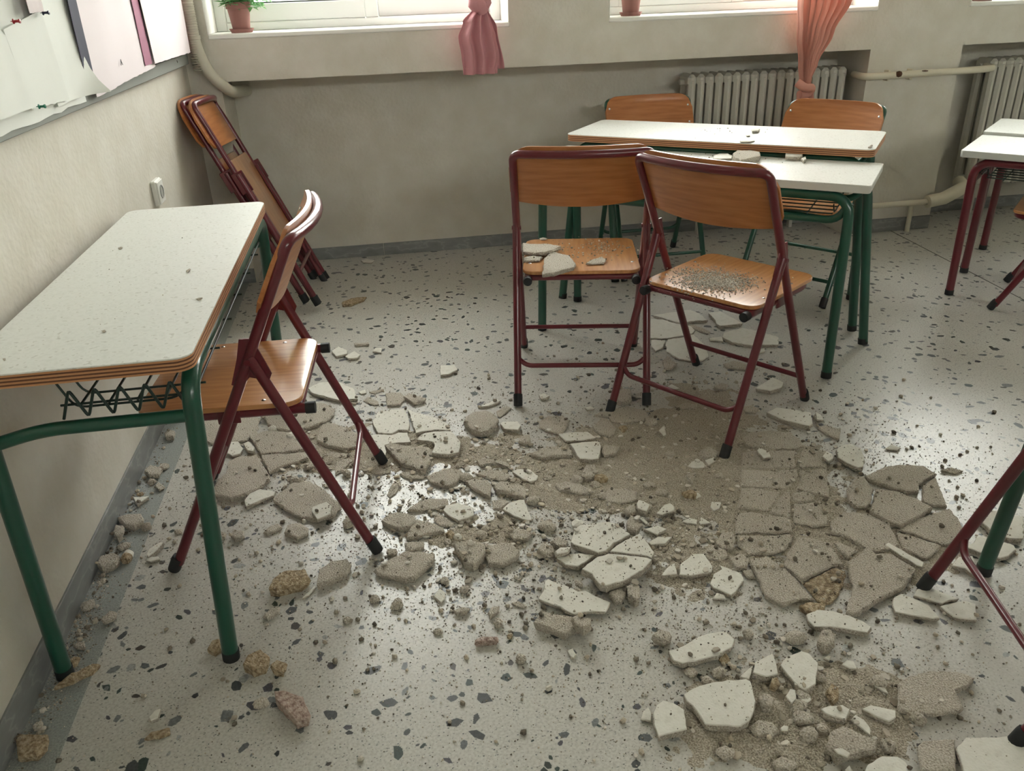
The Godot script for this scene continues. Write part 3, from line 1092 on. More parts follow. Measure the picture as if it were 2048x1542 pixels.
# Local axes: +z the way the sitter faces. open folding chair
func chair(label: String, at: Vector3, turn: float, paint: Material, group: String, sc := 1.0, back := true, tail := 0.0) -> Node3D:
	var t := thing("folding_chair" if back else "low_seat", label, "chair" if back else "stool", at, turn, group)
	var r := 0.0122
	var hf := 0.208
	var hr := 0.210
	var st: SurfaceTool
	for s in [-1, 1]:
		st = mb()
		tube(st, PackedVector3Array([Vector3(s * hf, 0.022, line_z(0.022)) * sc, Vector3(s * hf, 0.50, line_z(0.50)) * sc]), r, 12)
		var leg := obj("front_leg", st, paint, t)
		rubber(leg, Vector3(s * hf, 0.0, 0.242 + 0.004) * sc, Vector3(0, 1, -0.49))
		st = mb()
		tube(st, PackedVector3Array([Vector3(s * hr, 0.022, -0.235) * sc, Vector3(s * hr, 0.548, -0.026) * sc]), r, 12)
		leg = obj("rear_leg", st, paint, t)
		rubber(leg, Vector3(s * hr, 0.0, -0.245) * sc, Vector3(0, 1, 0.40))
		# hinge plate, an inverted Y between the two tubes
		st = mb()
		var px: float = s * (hf + hr) * 0.5
		var pl := PackedVector2Array([Vector2(0.590, -0.040), Vector2(0.590, -0.012), Vector2(0.545, 0.000), Vector2(0.485, 0.022), Vector2(0.475, 0.004), Vector2(0.500, -0.020), Vector2(0.488, -0.060), Vector2(0.505, -0.068)])
		plate(st, pl, px * sc, 0.004, sc)
		tube(st, PackedVector3Array([Vector3(s * (hf - 0.014), 0.540, line_z(0.540)) * sc, Vector3(s * (hr + 0.014), 0.540, -0.024) * sc]), 0.007, 10)
		obj("hinge_plate", st, paint, t)
	st = mb()
	tube(st, PackedVector3Array([Vector3(-hf, 0.105, line_z(0.105)) * sc, Vector3(hf, 0.105, line_z(0.105)) * sc]), 0.008, 10)
	obj("front_stretcher", st, paint, t)
	st = mb()
	tube(st, soft([Vector3(-hr, 0.150, -0.183) * sc, Vector3(-hr + 0.03, 0.125, -0.193) * sc, Vector3(hr - 0.03, 0.125, -0.193) * sc, Vector3(hr, 0.150, -0.183) * sc], 0.02, 4), 0.008, 10)
	obj("rear_stretcher", st, paint, t)
	# upper part of the long tube: up to the bend and across behind the backrest
	if back:
		var p := [Vector3(-hf, 0.49, line_z(0.49)), Vector3(-hf, 0.797, line_z(0.79))]
		for k in range(1, 8):
			var u := -1.0 + k * 0.25
			p.append(Vector3(u * hf, 0.797, line_z(0.79) - 0.036 * (1.0 - u * u)))
		p.append(Vector3(hf, 0.797, line_z(0.79)))
		p.append(Vector3(hf, 0.49, line_z(0.49)))
		var q := soft(p, 0.075, 8)
		for k in q.size():
			q[k] *= sc
		st = mb()
		tube(st, q, r, 12)
		obj("back_frame", st, paint, t)
		st = mb()
		sheet(st, back_grid(sc, 0.020), 0.0095)
		var b := obj("backrest", st, M.beech_panel, t)
		for s in [-1, 1]:
			for y in [0.70, 0.775]:
				screw(b, Vector3(s * 0.200, y - 0.01, line_z(y) + 0.022) * sc, Vector3(0, 0.4, 0.9))
	else:
		for s in [-1, 1]:
			st = mb()
			tube(st, PackedVector3Array([Vector3(s * hf, 0.49, line_z(0.49)) * sc, Vector3(s * hf, 0.565, line_z(0.565)) * sc]), r, 12)
			obj("upper_stub", st, paint, t)
	# seat: plywood sheet on a tube loop
	st = mb()
	var out := rounded_rect(0.190, 0.184, 0.04)
	for k in out.size():
		out[k] = (out[k] + Vector2(0, 0.068)) * sc
	slab(st, out, 0.409 * sc, 0.421 * sc, 0.002)
	var seat := obj("seat", st, M.beech, t)
	for s in [-1, 1]:
		for z in [-0.03, 0.13]:
			screw(seat, Vector3(s * 0.168, 0.421, z) * sc, Vector3.UP)
	st = mb()
	tube(st, soft([Vector3(-0.172, 0.396, -0.125 + tail) * sc, Vector3(-0.172, 0.396, 0.238) * sc, Vector3(0.172, 0.396, 0.238) * sc, Vector3(0.172, 0.396, -0.125 + tail) * sc], 0.06, 6), 0.0125, 10)
	tube(st, PackedVector3Array([Vector3(-0.172, 0.398, -0.105) * sc, Vector3(0.172, 0.398, -0.105) * sc]), 0.0105, 10)
	obj("seat_rail", st, paint, t)
	for s in [-1, 1]:
		st = mb()
		tube(st, PackedVector3Array([Vector3(s * 0.172, 0.396, -0.121 + tail) * sc, Vector3(s * 0.172, 0.396, -0.143 + tail) * sc]), 0.0140, 12)
		obj("rail_cap", st, M.rubber, t)
		st = mb()
		bx(st, Vector3(s * 0.182, 0.393, 0.050) * sc, Vector3(0.006, 0.034, 0.05), 0.001)
		obj("seat_bracket", st, paint, t)
	return t


func back_grid(sc: float, sag: float) -> Array:
	var g := []
	for i in 17:
		var row := PackedVector3Array()
		for j in 33:
			var u := -1.0 + j / 16.0
			var x := u * 0.221
			var inx := absf(x) - (0.221 - 0.065)
			var drop := 0.065 - sqrt(maxf(0.0, 0.065 * 0.065 - inx * inx)) if inx > 0 else 0.0
			var inb := absf(x) - (0.221 - 0.03)
			var rise := 0.03 - sqrt(maxf(0.0, 0.03 * 0.03 - inb * inb)) if inb > 0 else 0.0
			var y := lerpf(0.818 - drop, 0.642 - sag * (1.0 - u * u) + rise, i / 16.0)
			row.append(Vector3(x, y, line_z(minf(y, 0.79)) - 0.036 * (1.0 - u * u) + 0.0175) * sc)
		g.append(row)
	return g


# a flat plate in the y-z plane, given as (y, z)
func plate(st: SurfaceTool, p: PackedVector2Array, x: float, thick: float, sc := 1.0) -> void:
	var idx := Geometry2D.triangulate_polygon(p)
	for k in range(0, idx.size(), 3):
		var a := [p[idx[k]], p[idx[k + 1]], p[idx[k + 2]]]
		var v := []
		for q in a:
			v.append(Vector3(0, q.x, q.y) * sc)
		var up := Vector3(thick * 0.5, 0, 0)
		var base := Vector3(x, 0, 0)
		if (v[1] - v[0]).cross(v[2] - v[0]).x > 0:
			v = [v[0], v[2], v[1]]
		tri(st, base + up + v[0], base + up + v[1], base + up + v[2])
		tri(st, base - up + v[0], base - up + v[2], base - up + v[1])
	for k in p.size():
		var a := Vector3(x, p[k].x * sc, p[k].y * sc)
		var l := (k + 1) % p.size()
		var b := Vector3(x, p[l].x * sc, p[l].y * sc)
		var u := Vector3(thick * 0.5, 0, 0)
		quad(st, a - u, b - u, b + u, a + u)


func rubber(parent: Node, at: Vector3, along: Vector3) -> void:
	var st := mb()
	var d := along.normalized()
	tube(st, PackedVector3Array([at + Vector3(0, 0.004, 0), at + Vector3(0, 0.004, 0) + d * 0.032, at + d * 0.042]), 0.0148, 12)
	obj("rubber_foot", st, M.rubber, parent)


func screw(parent: Node, at: Vector3, up: Vector3) -> void:
	var st := mb()
	lathe(st, Vector3.ZERO, [Vector2(0.0055, -0.002), Vector2(0.0052, 0.0006), Vector2(0.003, 0.0018), Vector2(0.0, 0.0021)], 10)
	var o := obj("screw", st, M.steel, parent)
	o.position = at
	o.basis = Basis(Quaternion(Vector3.UP, up.normalized()))


# the same chair folded flat. Local axes: y along the chair, z away from its back
func folded_chair(label: String) -> Node3D:
	var t := thing("folded_chair", label, "chair", Vector3.ZERO, 0.0, "folded chairs in the corner")
	var hf := 0.1925
	var r := 0.0115
	var st := mb()
	var p := [Vector3(-hf, 0.03, 0), Vector3(-hf, 0.925, 0)]
	for k in range(1, 8):
		var u := -1.0 + k * 0.25
		p.append(Vector3(u * hf, 0.925, 0.036 * (1.0 - u * u)))
	p.append(Vector3(hf, 0.925, 0))
	p.append(Vector3(hf, 0.03, 0))
	tube(st, soft(p, 0.075, 8), r, 12)
	obj("long_frame", st, M.maroon_paint, t)
	st = mb()
	var g := back_grid(1.0, 0.0)
	for i in g.size():
		for j in g[i].size():
			var v: Vector3 = g[i][j]
			var u := v.x / 0.221
			g[i][j] = Vector3(v.x, 0.945 - (0.818 - v.y) * 1.15, 0.036 * (1.0 - u * u) - 0.018)
	g.reverse()
	sheet(st, g, 0.0095)
	obj("backrest", st, M.beech_panel, t)
	st = mb()
	var out := rounded_rect(0.180, 0.190, 0.03)
	for k in out.size():
		out[k] += Vector2(0, 0.49)
	var sl := mb()
	slab(sl, out, -0.006, 0.006, 0.002)
	var seat := obj("seat", sl, M.beech, t)
	seat.basis = Basis(Vector3.RIGHT, Vector3(0, 0, 1), Vector3(0, 1, 0))
	for s in [-1, 1]:
		st = mb()
		tube(st, PackedVector3Array([Vector3(s * 0.2165, 0.035, 0.012), Vector3(s * 0.2165, 0.62, 0.012)]), r, 12)
		var leg := obj("rear_leg", st, M.maroon_paint, t)
		rubber(leg, Vector3(s * 0.2165, 0.0, 0.012), Vector3.UP)
		st = mb()
		bx(st, Vector3(s * 0.186, 0.46, 0.014), Vector3(0.022, 0.30, 0.012), 0.002)
		obj("seat_rail", st, M.maroon_paint, t)
		st = mb()
		bx(st, Vector3(s * 0.205, 0.585, 0.006), Vector3(0.008, 0.09, 0.05), 0.002)
		obj("hinge_plate", st, M.maroon_paint, t)
		st = mb()
		tube(st, PackedVector3Array([Vector3(s * hf, -0.004, 0), Vector3(s * hf, 0.04, 0)]), 0.0148, 12)
		obj("rubber_foot", st, M.rubber, t)
	st = mb()
	tube(st, PackedVector3Array([Vector3(-0.2165, 0.16, 0.012), Vector3(0.2165, 0.16, 0.012)]), 0.008, 10)
	obj("stretcher", st, M.maroon_paint, t)
	return t


func chairs() -> void:
	var g := "open maroon folding chairs"
	chair("open maroon folding chair facing the near left desk, its polished seat mirroring the window", Vector3(-0.345, 0, -1.885), deg_to_rad(-93), M.maroon_paint, g)
	chair("open maroon folding chair with three plaster slabs on its seat, left of the middle pair", Vector3(0.612, 0, -2.543), deg_to_rad(168), M.maroon_paint, g)
	chair("open maroon folding chair turned aslant, its seat strewn with fine plaster grit", Vector3(0.958, 0, -2.212), deg_to_rad(126), M.maroon_paint, g)
	chair("nearest maroon folding chair, cut off by the right edge so that only legs show", Vector3(1.287, 0, -1.017), deg_to_rad(77), M.maroon_paint, g, 1.0, true, 0.03)
	chair("far green folding chair left of the salmon curtain, backrest against the radiator", Vector3(1.235, 0, -3.690), deg_to_rad(0), M.green_paint, "green folding chairs behind the middle desks", 0.94)
	chair("far green folding chair right of the salmon curtain, turned towards the left", Vector3(1.790, 0, -3.230), deg_to_rad(-51), M.green_paint, "green folding chairs behind the middle desks", 0.94)
	chair("low wooden seat on maroon legs half hidden beneath the front maroon desk", Vector3(2.675, 0, -2.732), deg_to_rad(-136), M.maroon_paint, "", 0.95, false)
	# two folded chairs leaning on the left wall by the corner
	var a := folded_chair("folded maroon chair leaning in the corner, the rear one against the wall")
	lean(a, Vector3(-0.398, 0.008, -3.69), Vector3(-0.768, 0.850, -3.76))
	var b := folded_chair("folded maroon chair leaning in the corner, the front one nearest the desk")
	lean(b, Vector3(-0.345, 0.008, -3.645), Vector3(-0.712, 0.842, -3.715))


func lean(o: Node3D, foot: Vector3, top: Vector3) -> void:
	var y := (top - foot).normalized()
	var x := Vector3(0, 0, -1)
	x = (x - y * x.dot(y)).normalized()
	o.basis = Basis(x, y, x.cross(y))
	o.position = foot


# ============================ fallen plaster =================================
var hgrid := {}      # centimetre cell -> top of the highest piece there


func cell(x: float, z: float) -> int:
	return int(floor(x * 100.0) + 1000.0) * 4000 + int(floor(z * 100.0) + 2000.0)


func top_at(x: float, z: float) -> float:
	return hgrid.get(cell(x, z), 0.0)


# a broken piece: kind W painted face up, R sandy back up, T tan, B brown, P pinkish.
# outline in mm on the floor, height of its underside and its thickness in mm
func piece(kind: String, outline: Array, base: int, thick: int, label: String, tip := 0.0, roll := 0.0) -> void:
	var p := PackedVector2Array()
	var mid := Vector2.ZERO
	for k in range(0, outline.size(), 2):
		p.append(Vector2(outline[k], outline[k + 1]) * 0.001)
	for q in p:
		mid += q / p.size()
	var area := 0.0
	for k in p.size():
		area += p[k].cross(p[(k + 1) % p.size()]) * 0.5
	if area < 0.0:
		p.reverse()
	area = absf(area)
	var t := thick * 0.001
	var y0 := base * 0.001
	for k in p.size():
		p[k] -= mid
	mark_cells(p, mid, y0 + t)
	# ragged outline
	var b := PackedVector2Array()
	var amp := clampf(sqrt(area) * 0.022, 0.0008, 0.0032)
	for k in p.size():
		var a := p[k]
		var d := p[(k + 1) % p.size()] - a
		var n := clampi(int(d.length() / 0.011), 1, 12)
		var nrm := Vector2(-d.y, d.x).normalized()
		for i in n:
			var f := (i + (rng.randf_range(-0.3, 0.3) if i > 0 else 0.0)) / n
			b.append(a + d * f + nrm * rng.randf_range(-1.0, 1.0) * amp * (0.8 if i > 0 else 0.15))
	var white := kind == "W"
	var rough := 0.0004 if white else 0.0019
	var nz := FastNoiseLite.new()
	nz.seed = rng.randi() % 100000
	nz.frequency = 26.0
	nz.fractal_octaves = 3
	var lo := FastNoiseLite.new()
	lo.seed = rng.randi() % 100000
	lo.frequency = 7.0
	var h := func(q: Vector2) -> float: return nz.get_noise_2dv(q) * rough * 1.6 + lo.get_noise_2dv(q) * (0.0006 if white else 0.0032)
	# top: boundary ring a little lower than the face, then interior points
	var pts := PackedVector2Array()
	var inset := 0.0012 if white else 0.0022
	for q in b:
		pts.append(q - q.normalized() * inset)
	var nb := pts.size()
	var g := clampf(sqrt(area) / 9.0, 0.006, 0.016)
	var ext := Rect2(b[0], Vector2.ZERO)
	for q in b:
		ext = ext.expand(q)
	var x := ext.position.x
	while x < ext.end.x:
		var z := ext.position.y
		while z < ext.end.y:
			var q := Vector2(x, z) + Vector2(rng.randf_range(-0.3, 0.3), rng.randf_range(-0.3, 0.3)) * g
			if Geometry2D.is_point_in_polygon(q, pts):
				var near := 1.0
				for k in nb:
					near = minf(near, q.distance_squared_to(pts[k]))
				if near > g * g * 0.16:
					pts.append(q)
			z += g
		x += g
	var v := PackedVector3Array()
	for k in pts.size():
		v.append(Vector3(pts[k].x, t + h.call(pts[k]) - (0.0004 if k < nb and white else 0.0008 if k < nb else 0.0), pts[k].y))
	var idx := Geometry2D.triangulate_delaunay(pts)
	var ring := pts.slice(0, nb)
	var keep := []
	var vn := PackedVector3Array()
	vn.resize(v.size())
	for k in range(0, idx.size(), 3):
		var c := (pts[idx[k]] + pts[idx[k + 1]] + pts[idx[k + 2]]) / 3.0
		if not Geometry2D.is_point_in_polygon(c, ring):
			continue
		var i := [idx[k], idx[k + 1], idx[k + 2]]
		var n := (v[i[2]] - v[i[0]]).cross(v[i[1]] - v[i[0]])
		if n.y < 0.0:
			i = [i[0], i[2], i[1]]
			n = -n
		keep.append(i)
		for j in i:
			vn[j] += n
	for k in vn.size():
		vn[k] = vn[k].normalized() if vn[k].length() > 0.0 else Vector3.UP
	var top := mb()
	for i in keep:
		tri_n(top, v[i[0]], v[i[1]], v[i[2]], vn[i[0]], vn[i[1]], vn[i[2]])
	# sides: broken edge in three rings
	var skin := minf(0.0022, t * 0.25)
	var rings := [PackedVector3Array(), PackedVector3Array(), PackedVector3Array(), PackedVector3Array()]
	for k in nb:
		var d := b[k].normalized()
		rings[0].append(v[k])
		rings[1].append(Vector3(b[k].x, v[k].y - skin, b[k].y))
		var o := b[k] + d * rng.randf_range(-0.0015, 0.0028)
		rings[2].append(Vector3(o.x, t * rng.randf_range(0.35, 0.6), o.y))
		o = b[k] - d * rng.randf_range(0.0, 0.005)
		rings[3].append(Vector3(o.x, 0.0, o.y))
	var body := mb()
	for r in 3:
		for k in nb:
			var l := (k + 1) % nb
			quad(top if r == 0 else body, rings[r][l], rings[r][k], rings[r + 1][k], rings[r + 1][l])
	for i in keep:
		if i[0] < nb and i[1] < nb and i[2] < nb or true:
			var a := Vector3(v[i[0]].x, 0.0, v[i[0]].z) * 0.97
			var c := Vector3(v[i[1]].x, 0.0, v[i[1]].z) * 0.97
			var e := Vector3(v[i[2]].x, 0.0, v[i[2]].z) * 0.97
			tri(body, a, e, c)
	var big := area > 0.0042
	var node: Node3D
	var mats := {"W": M.mortar, "R": M.mortar, "T": M.mortar_tan, "B": M.mortar_brown, "P": M.mortar_pink}
	if white:
		node = Node3D.new()
		node.name = numbered("plaster_fragment" if big else "plaster_chip")
		add_child(node)
		obj("painted_face", top, M.plaster_face, node)
		obj("mortar_backing", body, M.mortar, node)
		tag(node, label, "plaster piece", "fallen plaster lying painted side up")
	else:
		top.append_from(body.commit(), 0, Transform3D())
		node = obj("mortar_fragment" if big else "mortar_chunk", top, mats[kind])
		tag(node, label, "plaster piece", "fallen plaster lying sandy side up")
	node.position = Vector3(mid.x, y0, mid.y)
	node.rotation_degrees = Vector3(tip, 0, roll)


func mark_cells(p: PackedVector2Array, mid: Vector2, y: float) -> void:
	var ext := Rect2(p[0], Vector2.ZERO)
	for q in p:
		ext = ext.expand(q)
	var x := ext.position.x
	while x < ext.end.x:
		var z := ext.position.y
		while z < ext.end.y:
			if Geometry2D.is_point_in_polygon(Vector2(x, z), p):
				var c := cell(mid.x + x, mid.y + z)
				hgrid[c] = maxf(hgrid.get(c, 0.0), y)
			z += 0.01
		x += 0.01


# an angular broken lump, flat below
func lump_mesh(r: RandomNumberGenerator, size: Vector3, rings := 7, segs := 11) -> SurfaceTool:
	var planes := []
	for k in 11:
		planes.append([Vector3(r.randfn(), r.randfn() * 0.8, r.randfn()).normalized(), r.randf_range(0.66, 1.0)])
	var nz := FastNoiseLite.new()
	nz.seed = r.randi() % 99999
	nz.frequency = 1.6
	var g := []
	for i in rings + 1:
		var row := PackedVector3Array()
		var th := PI * i / rings
		for j in segs:
			var ph := TAU * j / segs
			var d := Vector3(sin(th) * cos(ph), cos(th), sin(th) * sin(ph))
			var rad := 1.0
			for q in planes:
				var c: float = d.dot(q[0])
				if c > 0.05:
					rad = minf(rad, q[1] / c)
			rad *= 1.0 + 0.16 * nz.get_noise_3dv(d * 1.3)
			var v := d * rad * size
			v.y = maxf(v.y, -size.y * 0.55) + size.y * 0.55
			row.append(v)
		g.append(row)
	var st := mb()
	for i in rings:
		for j in segs:
			var l := (j + 1) % segs
			if i > 0:
				tri(st, g[i][j], g[i][l], g[i + 1][l])
			if i < rings - 1:
				tri(st, g[i][j], g[i + 1][l], g[i + 1][j])
	return st


func lumps() -> void:
	var r := RandomNumberGenerator.new()
	r.seed = 404
	# x, z, spread x, spread z, how many, size, label, group
	var zones := [
		[0.58, -1.80, 0.26, 0.20, 20, 0.017, "small grey mortar lump in the dense rubble before the two open chairs", "grey lumps in the dense rubble"],
		[0.70, -1.06, 0.12, 0.09, 16, 0.015, "small pale plaster lump among the near chips in the lower right", "pale lumps among the near chips"],
		[0.15, -1.62, 0.20, 0.14, 12, 0.016, "small grey mortar lump between the grooved block and the biggest white slab", "grey lumps left of the biggest white slab"],
		[-0.25, -2.12, 0.22, 0.16, 10, 0.014, "small grey mortar lump among the slabs under the left chair", "grey lumps under the left chair"],
		[-0.74, -1.75, 0.018, 0.34, 12, 0.013, "small crumbly lump along the foot of the left wall", "lumps along the left skirting"],
		[0.10, -1.28, 0.26, 0.14, 9, 0.011, "small dark crumb of mortar on the bare terrazzo in the near foreground", "crumbs on the bare foreground floor"]]
	for zn in zones:
		var done := 0
		while done < zn[4]:
			var x: float = zn[0] + clampf(r.randfn(), -1.7, 1.7) * zn[2]
			var z: float = zn[1] + clampf(r.randfn(), -1.7, 1.7) * zn[3]
			if top_at(x, z) > 0.0:
				continue
			done += 1
			var s: float = zn[5] * r.randf_range(0.65, 1.35)
			var m: Material = M.mortar if r.randf() < 0.75 else M.plaster_face if r.randf() < 0.4 else M.mortar_tan
			var o := obj("mortar_lump", lump_mesh(r, Vector3(s * r.randf_range(0.8, 1.4), s * r.randf_range(0.6, 0.9), s)), m)
			tag(o, zn[6], "plaster piece", zn[7])
			o.position = Vector3(x, 0.0, z)
			o.rotation.y = r.randf() * TAU


# fine crumbs and grit: nobody could count them
func grains(called: String, label: String, n: int, s0: float, s1: float, sd: int, spots: Array, floor_only := true, pale := 0.0) -> void:
	var r := RandomNumberGenerator.new()
	r.seed = sd
	var mm := MultiMesh.new()
	mm.transform_format = MultiMesh.TRANSFORM_3D
	mm.use_colors = true
	mm.mesh = lump_mesh(r, Vector3(1.1, 0.8, 0.9), 4, 6).commit()
	mm.instance_count = n
	var total := 0.0
	for s in spots:
		total += s[4]
	var tones := [Color8(206, 200, 188), Color8(178, 170, 154), Color8(150, 142, 128), Color8(128, 120, 107), Color8(108, 101, 90), Color8(188, 178, 160)]
	for i in n:
		var pick := r.randf() * total
		var k := 0
		while pick > spots[k][4] and k < spots.size() - 1:
			pick -= spots[k][4]
			k += 1
		var s: Array = spots[k]
		var x: float = s[0] + r.randfn() * s[2]
		var z: float = s[1] + r.randfn() * s[3]
		if floor_only:
			x = clampf(x, -0.785, 3.0)
		var y: float = s[5] if s.size() > 5 else top_at(x, z)
		if y > 0.0 and s.size() <= 5 and r.randf() < 0.9:
			x += r.randf_range(-0.3, 0.3)
			z += r.randf_range(-0.2, 0.2)
			x = clampf(x, -0.785, 3.0)
			y = top_at(x, z)
		var sc := lerpf(s0, s1, pow(r.randf(), 2.6))
		var b := Basis.from_euler(Vector3(r.randf_range(-0.4, 0.4), r.randf() * TAU, r.randf_range(-0.4, 0.4))).scaled(Vector3.ONE * sc)
		mm.set_instance_transform(i, Transform3D(b, Vector3(x, y, z)))
		mm.set_instance_color(i, tones[r.randi_range(0, 5)].lerp(Color8(222, 218, 208), pale).srgb_to_linear() * r.randf_range(0.85, 1.1))
	var o := MultiMeshInstance3D.new()
	o.name = numbered(called)
	o.multimesh = mm
	o.material_override = M.grain
	add_child(o)
	tag(o, label, "plaster grit")
	o.set_meta("kind", "stuff")


# broken flakes of plaster, too many and too small to tell apart
func flakes() -> void:
	var r := RandomNumberGenerator.new()
	r.seed = 808
	var mm := MultiMesh.new()
	mm.transform_format = MultiMesh.TRANSFORM_3D
	mm.use_colors = true
	var st := mb()
	var p := PackedVector2Array()
	for k in 6:
		var a := TAU * (k + r.randf_range(-0.3, 0.3)) / 6.0
		p.append(Vector2(cos(a), sin(a) * 0.7) * r.randf_range(0.7, 1.1))
	slab(st, p, 0.0, 0.34, 0.06)
	mm.mesh = st.commit()
	mm.instance_count = 950
	var tones := [Color8(206, 200, 188), Color8(186, 178, 164), Color8(170, 162, 147), Color8(194, 184, 166), Color8(156, 147, 132), Color8(216, 212, 203)]
	var spots := [[0.62, -1.90, 0.26, 0.15, 6], [0.45, -1.72, 0.20, 0.14, 4], [0.88, -1.95, 0.16, 0.14, 3], [0.15, -2.05, 0.22, 0.14, 3], [-0.22, -2.15, 0.22, 0.12, 2], [0.66, -1.52, 0.14, 0.10, 2], [0.72, -1.05, 0.12, 0.08, 2], [0.12, -1.70, 0.14, 0.10, 2]]
	for i in 950:
		var pick := r.randf() * 24.0
		var k := 0
		while pick > spots[k][4] and k < spots.size() - 1:
			pick -= spots[k][4]
			k += 1
		var s: Array = spots[k]
		var x: float = s[0] + r.randfn() * s[2]
		var z: float = s[1] + r.randfn() * s[3]
		if top_at(x, z) > 0.0 and r.randf() < 0.85:
			x = s[0] + r.randfn() * s[2]
			z = s[1] + r.randfn() * s[3]
		var sc := lerpf(0.004, 0.014, pow(r.randf(), 1.6))
		var b := Basis.from_euler(Vector3(r.randf_range(-0.35, 0.35), r.randf() * TAU, r.randf_range(-0.35, 0.35))).scaled(Vector3(sc, sc, sc))
		mm.set_instance_transform(i, Transform3D(b, Vector3(x, top_at(x, z) + 0.002, z)))
		mm.set_instance_color(i, tones[r.randi_range(0, 5)].srgb_to_linear() * r.randf_range(0.85, 1.05))
	var o := MultiMeshInstance3D.new()
	o.name = numbered("plaster_flakes")
	o.multimesh = mm
	o.material_override = M.grain
	add_child(o)
	tag(o, "small broken flakes of plaster filling the gaps between the larger pieces", "plaster flakes")
	o.set_meta("kind", "stuff")


# beds of crushed plaster: low heaps of sand with a ragged rim
func sand_bed(label: String, x0: float, x1: float, z0: float, z1: float, blobs: Array, high: float, sd: int) -> void:
	var nz := FastNoiseLite.new()
	nz.seed = sd
	nz.frequency = 9.0
	nz.fractal_octaves = 5
	var g := 0.0065
	var nx := int((x1 - x0) / g)
	var ny := int((z1 - z0) / g)
	var v := []
	for i in nx + 1:
		var row := PackedVector3Array()
		for j in ny + 1:
			var x := x0 + i * g
			var z := z0 + j * g
			var f := 0.0
			for b in blobs:
				var dx: float = (x - b[0]) / b[2]
				var dz: float = (z - b[1]) / b[3]
				f += exp(-(dx * dx + dz * dz))
			f = minf(f, 1.25) + nz.get_noise_2d(x, z) * 0.75 - 0.62
			row.append(Vector3(x, clampf(f * high * 1.4, -0.002, high) + maxf(0.0, minf(f * 2.0, 1.0)) * 0.006 * nz.get_noise_2d(x * 5.0, z * 5.0), z))
		v.append(row)
	var st := mb()
	for i in nx:
		for j in ny:
			var q := [v[i][j], v[i + 1][j], v[i + 1][j + 1], v[i][j + 1]]
			if maxf(maxf(q[0].y, q[1].y), maxf(q[2].y, q[3].y)) > 0.0:
				st.set_smooth_group(0)
				for c in [0, 1, 2, 0, 2, 3]:
					st.set_smooth_group(0)
					st.add_vertex(q[c])
	st.generate_normals()
	var o := obj("crushed_plaster", st, M.sand)
	tag(o, label, "plaster dust")
	o.set_meta("kind", "stuff")


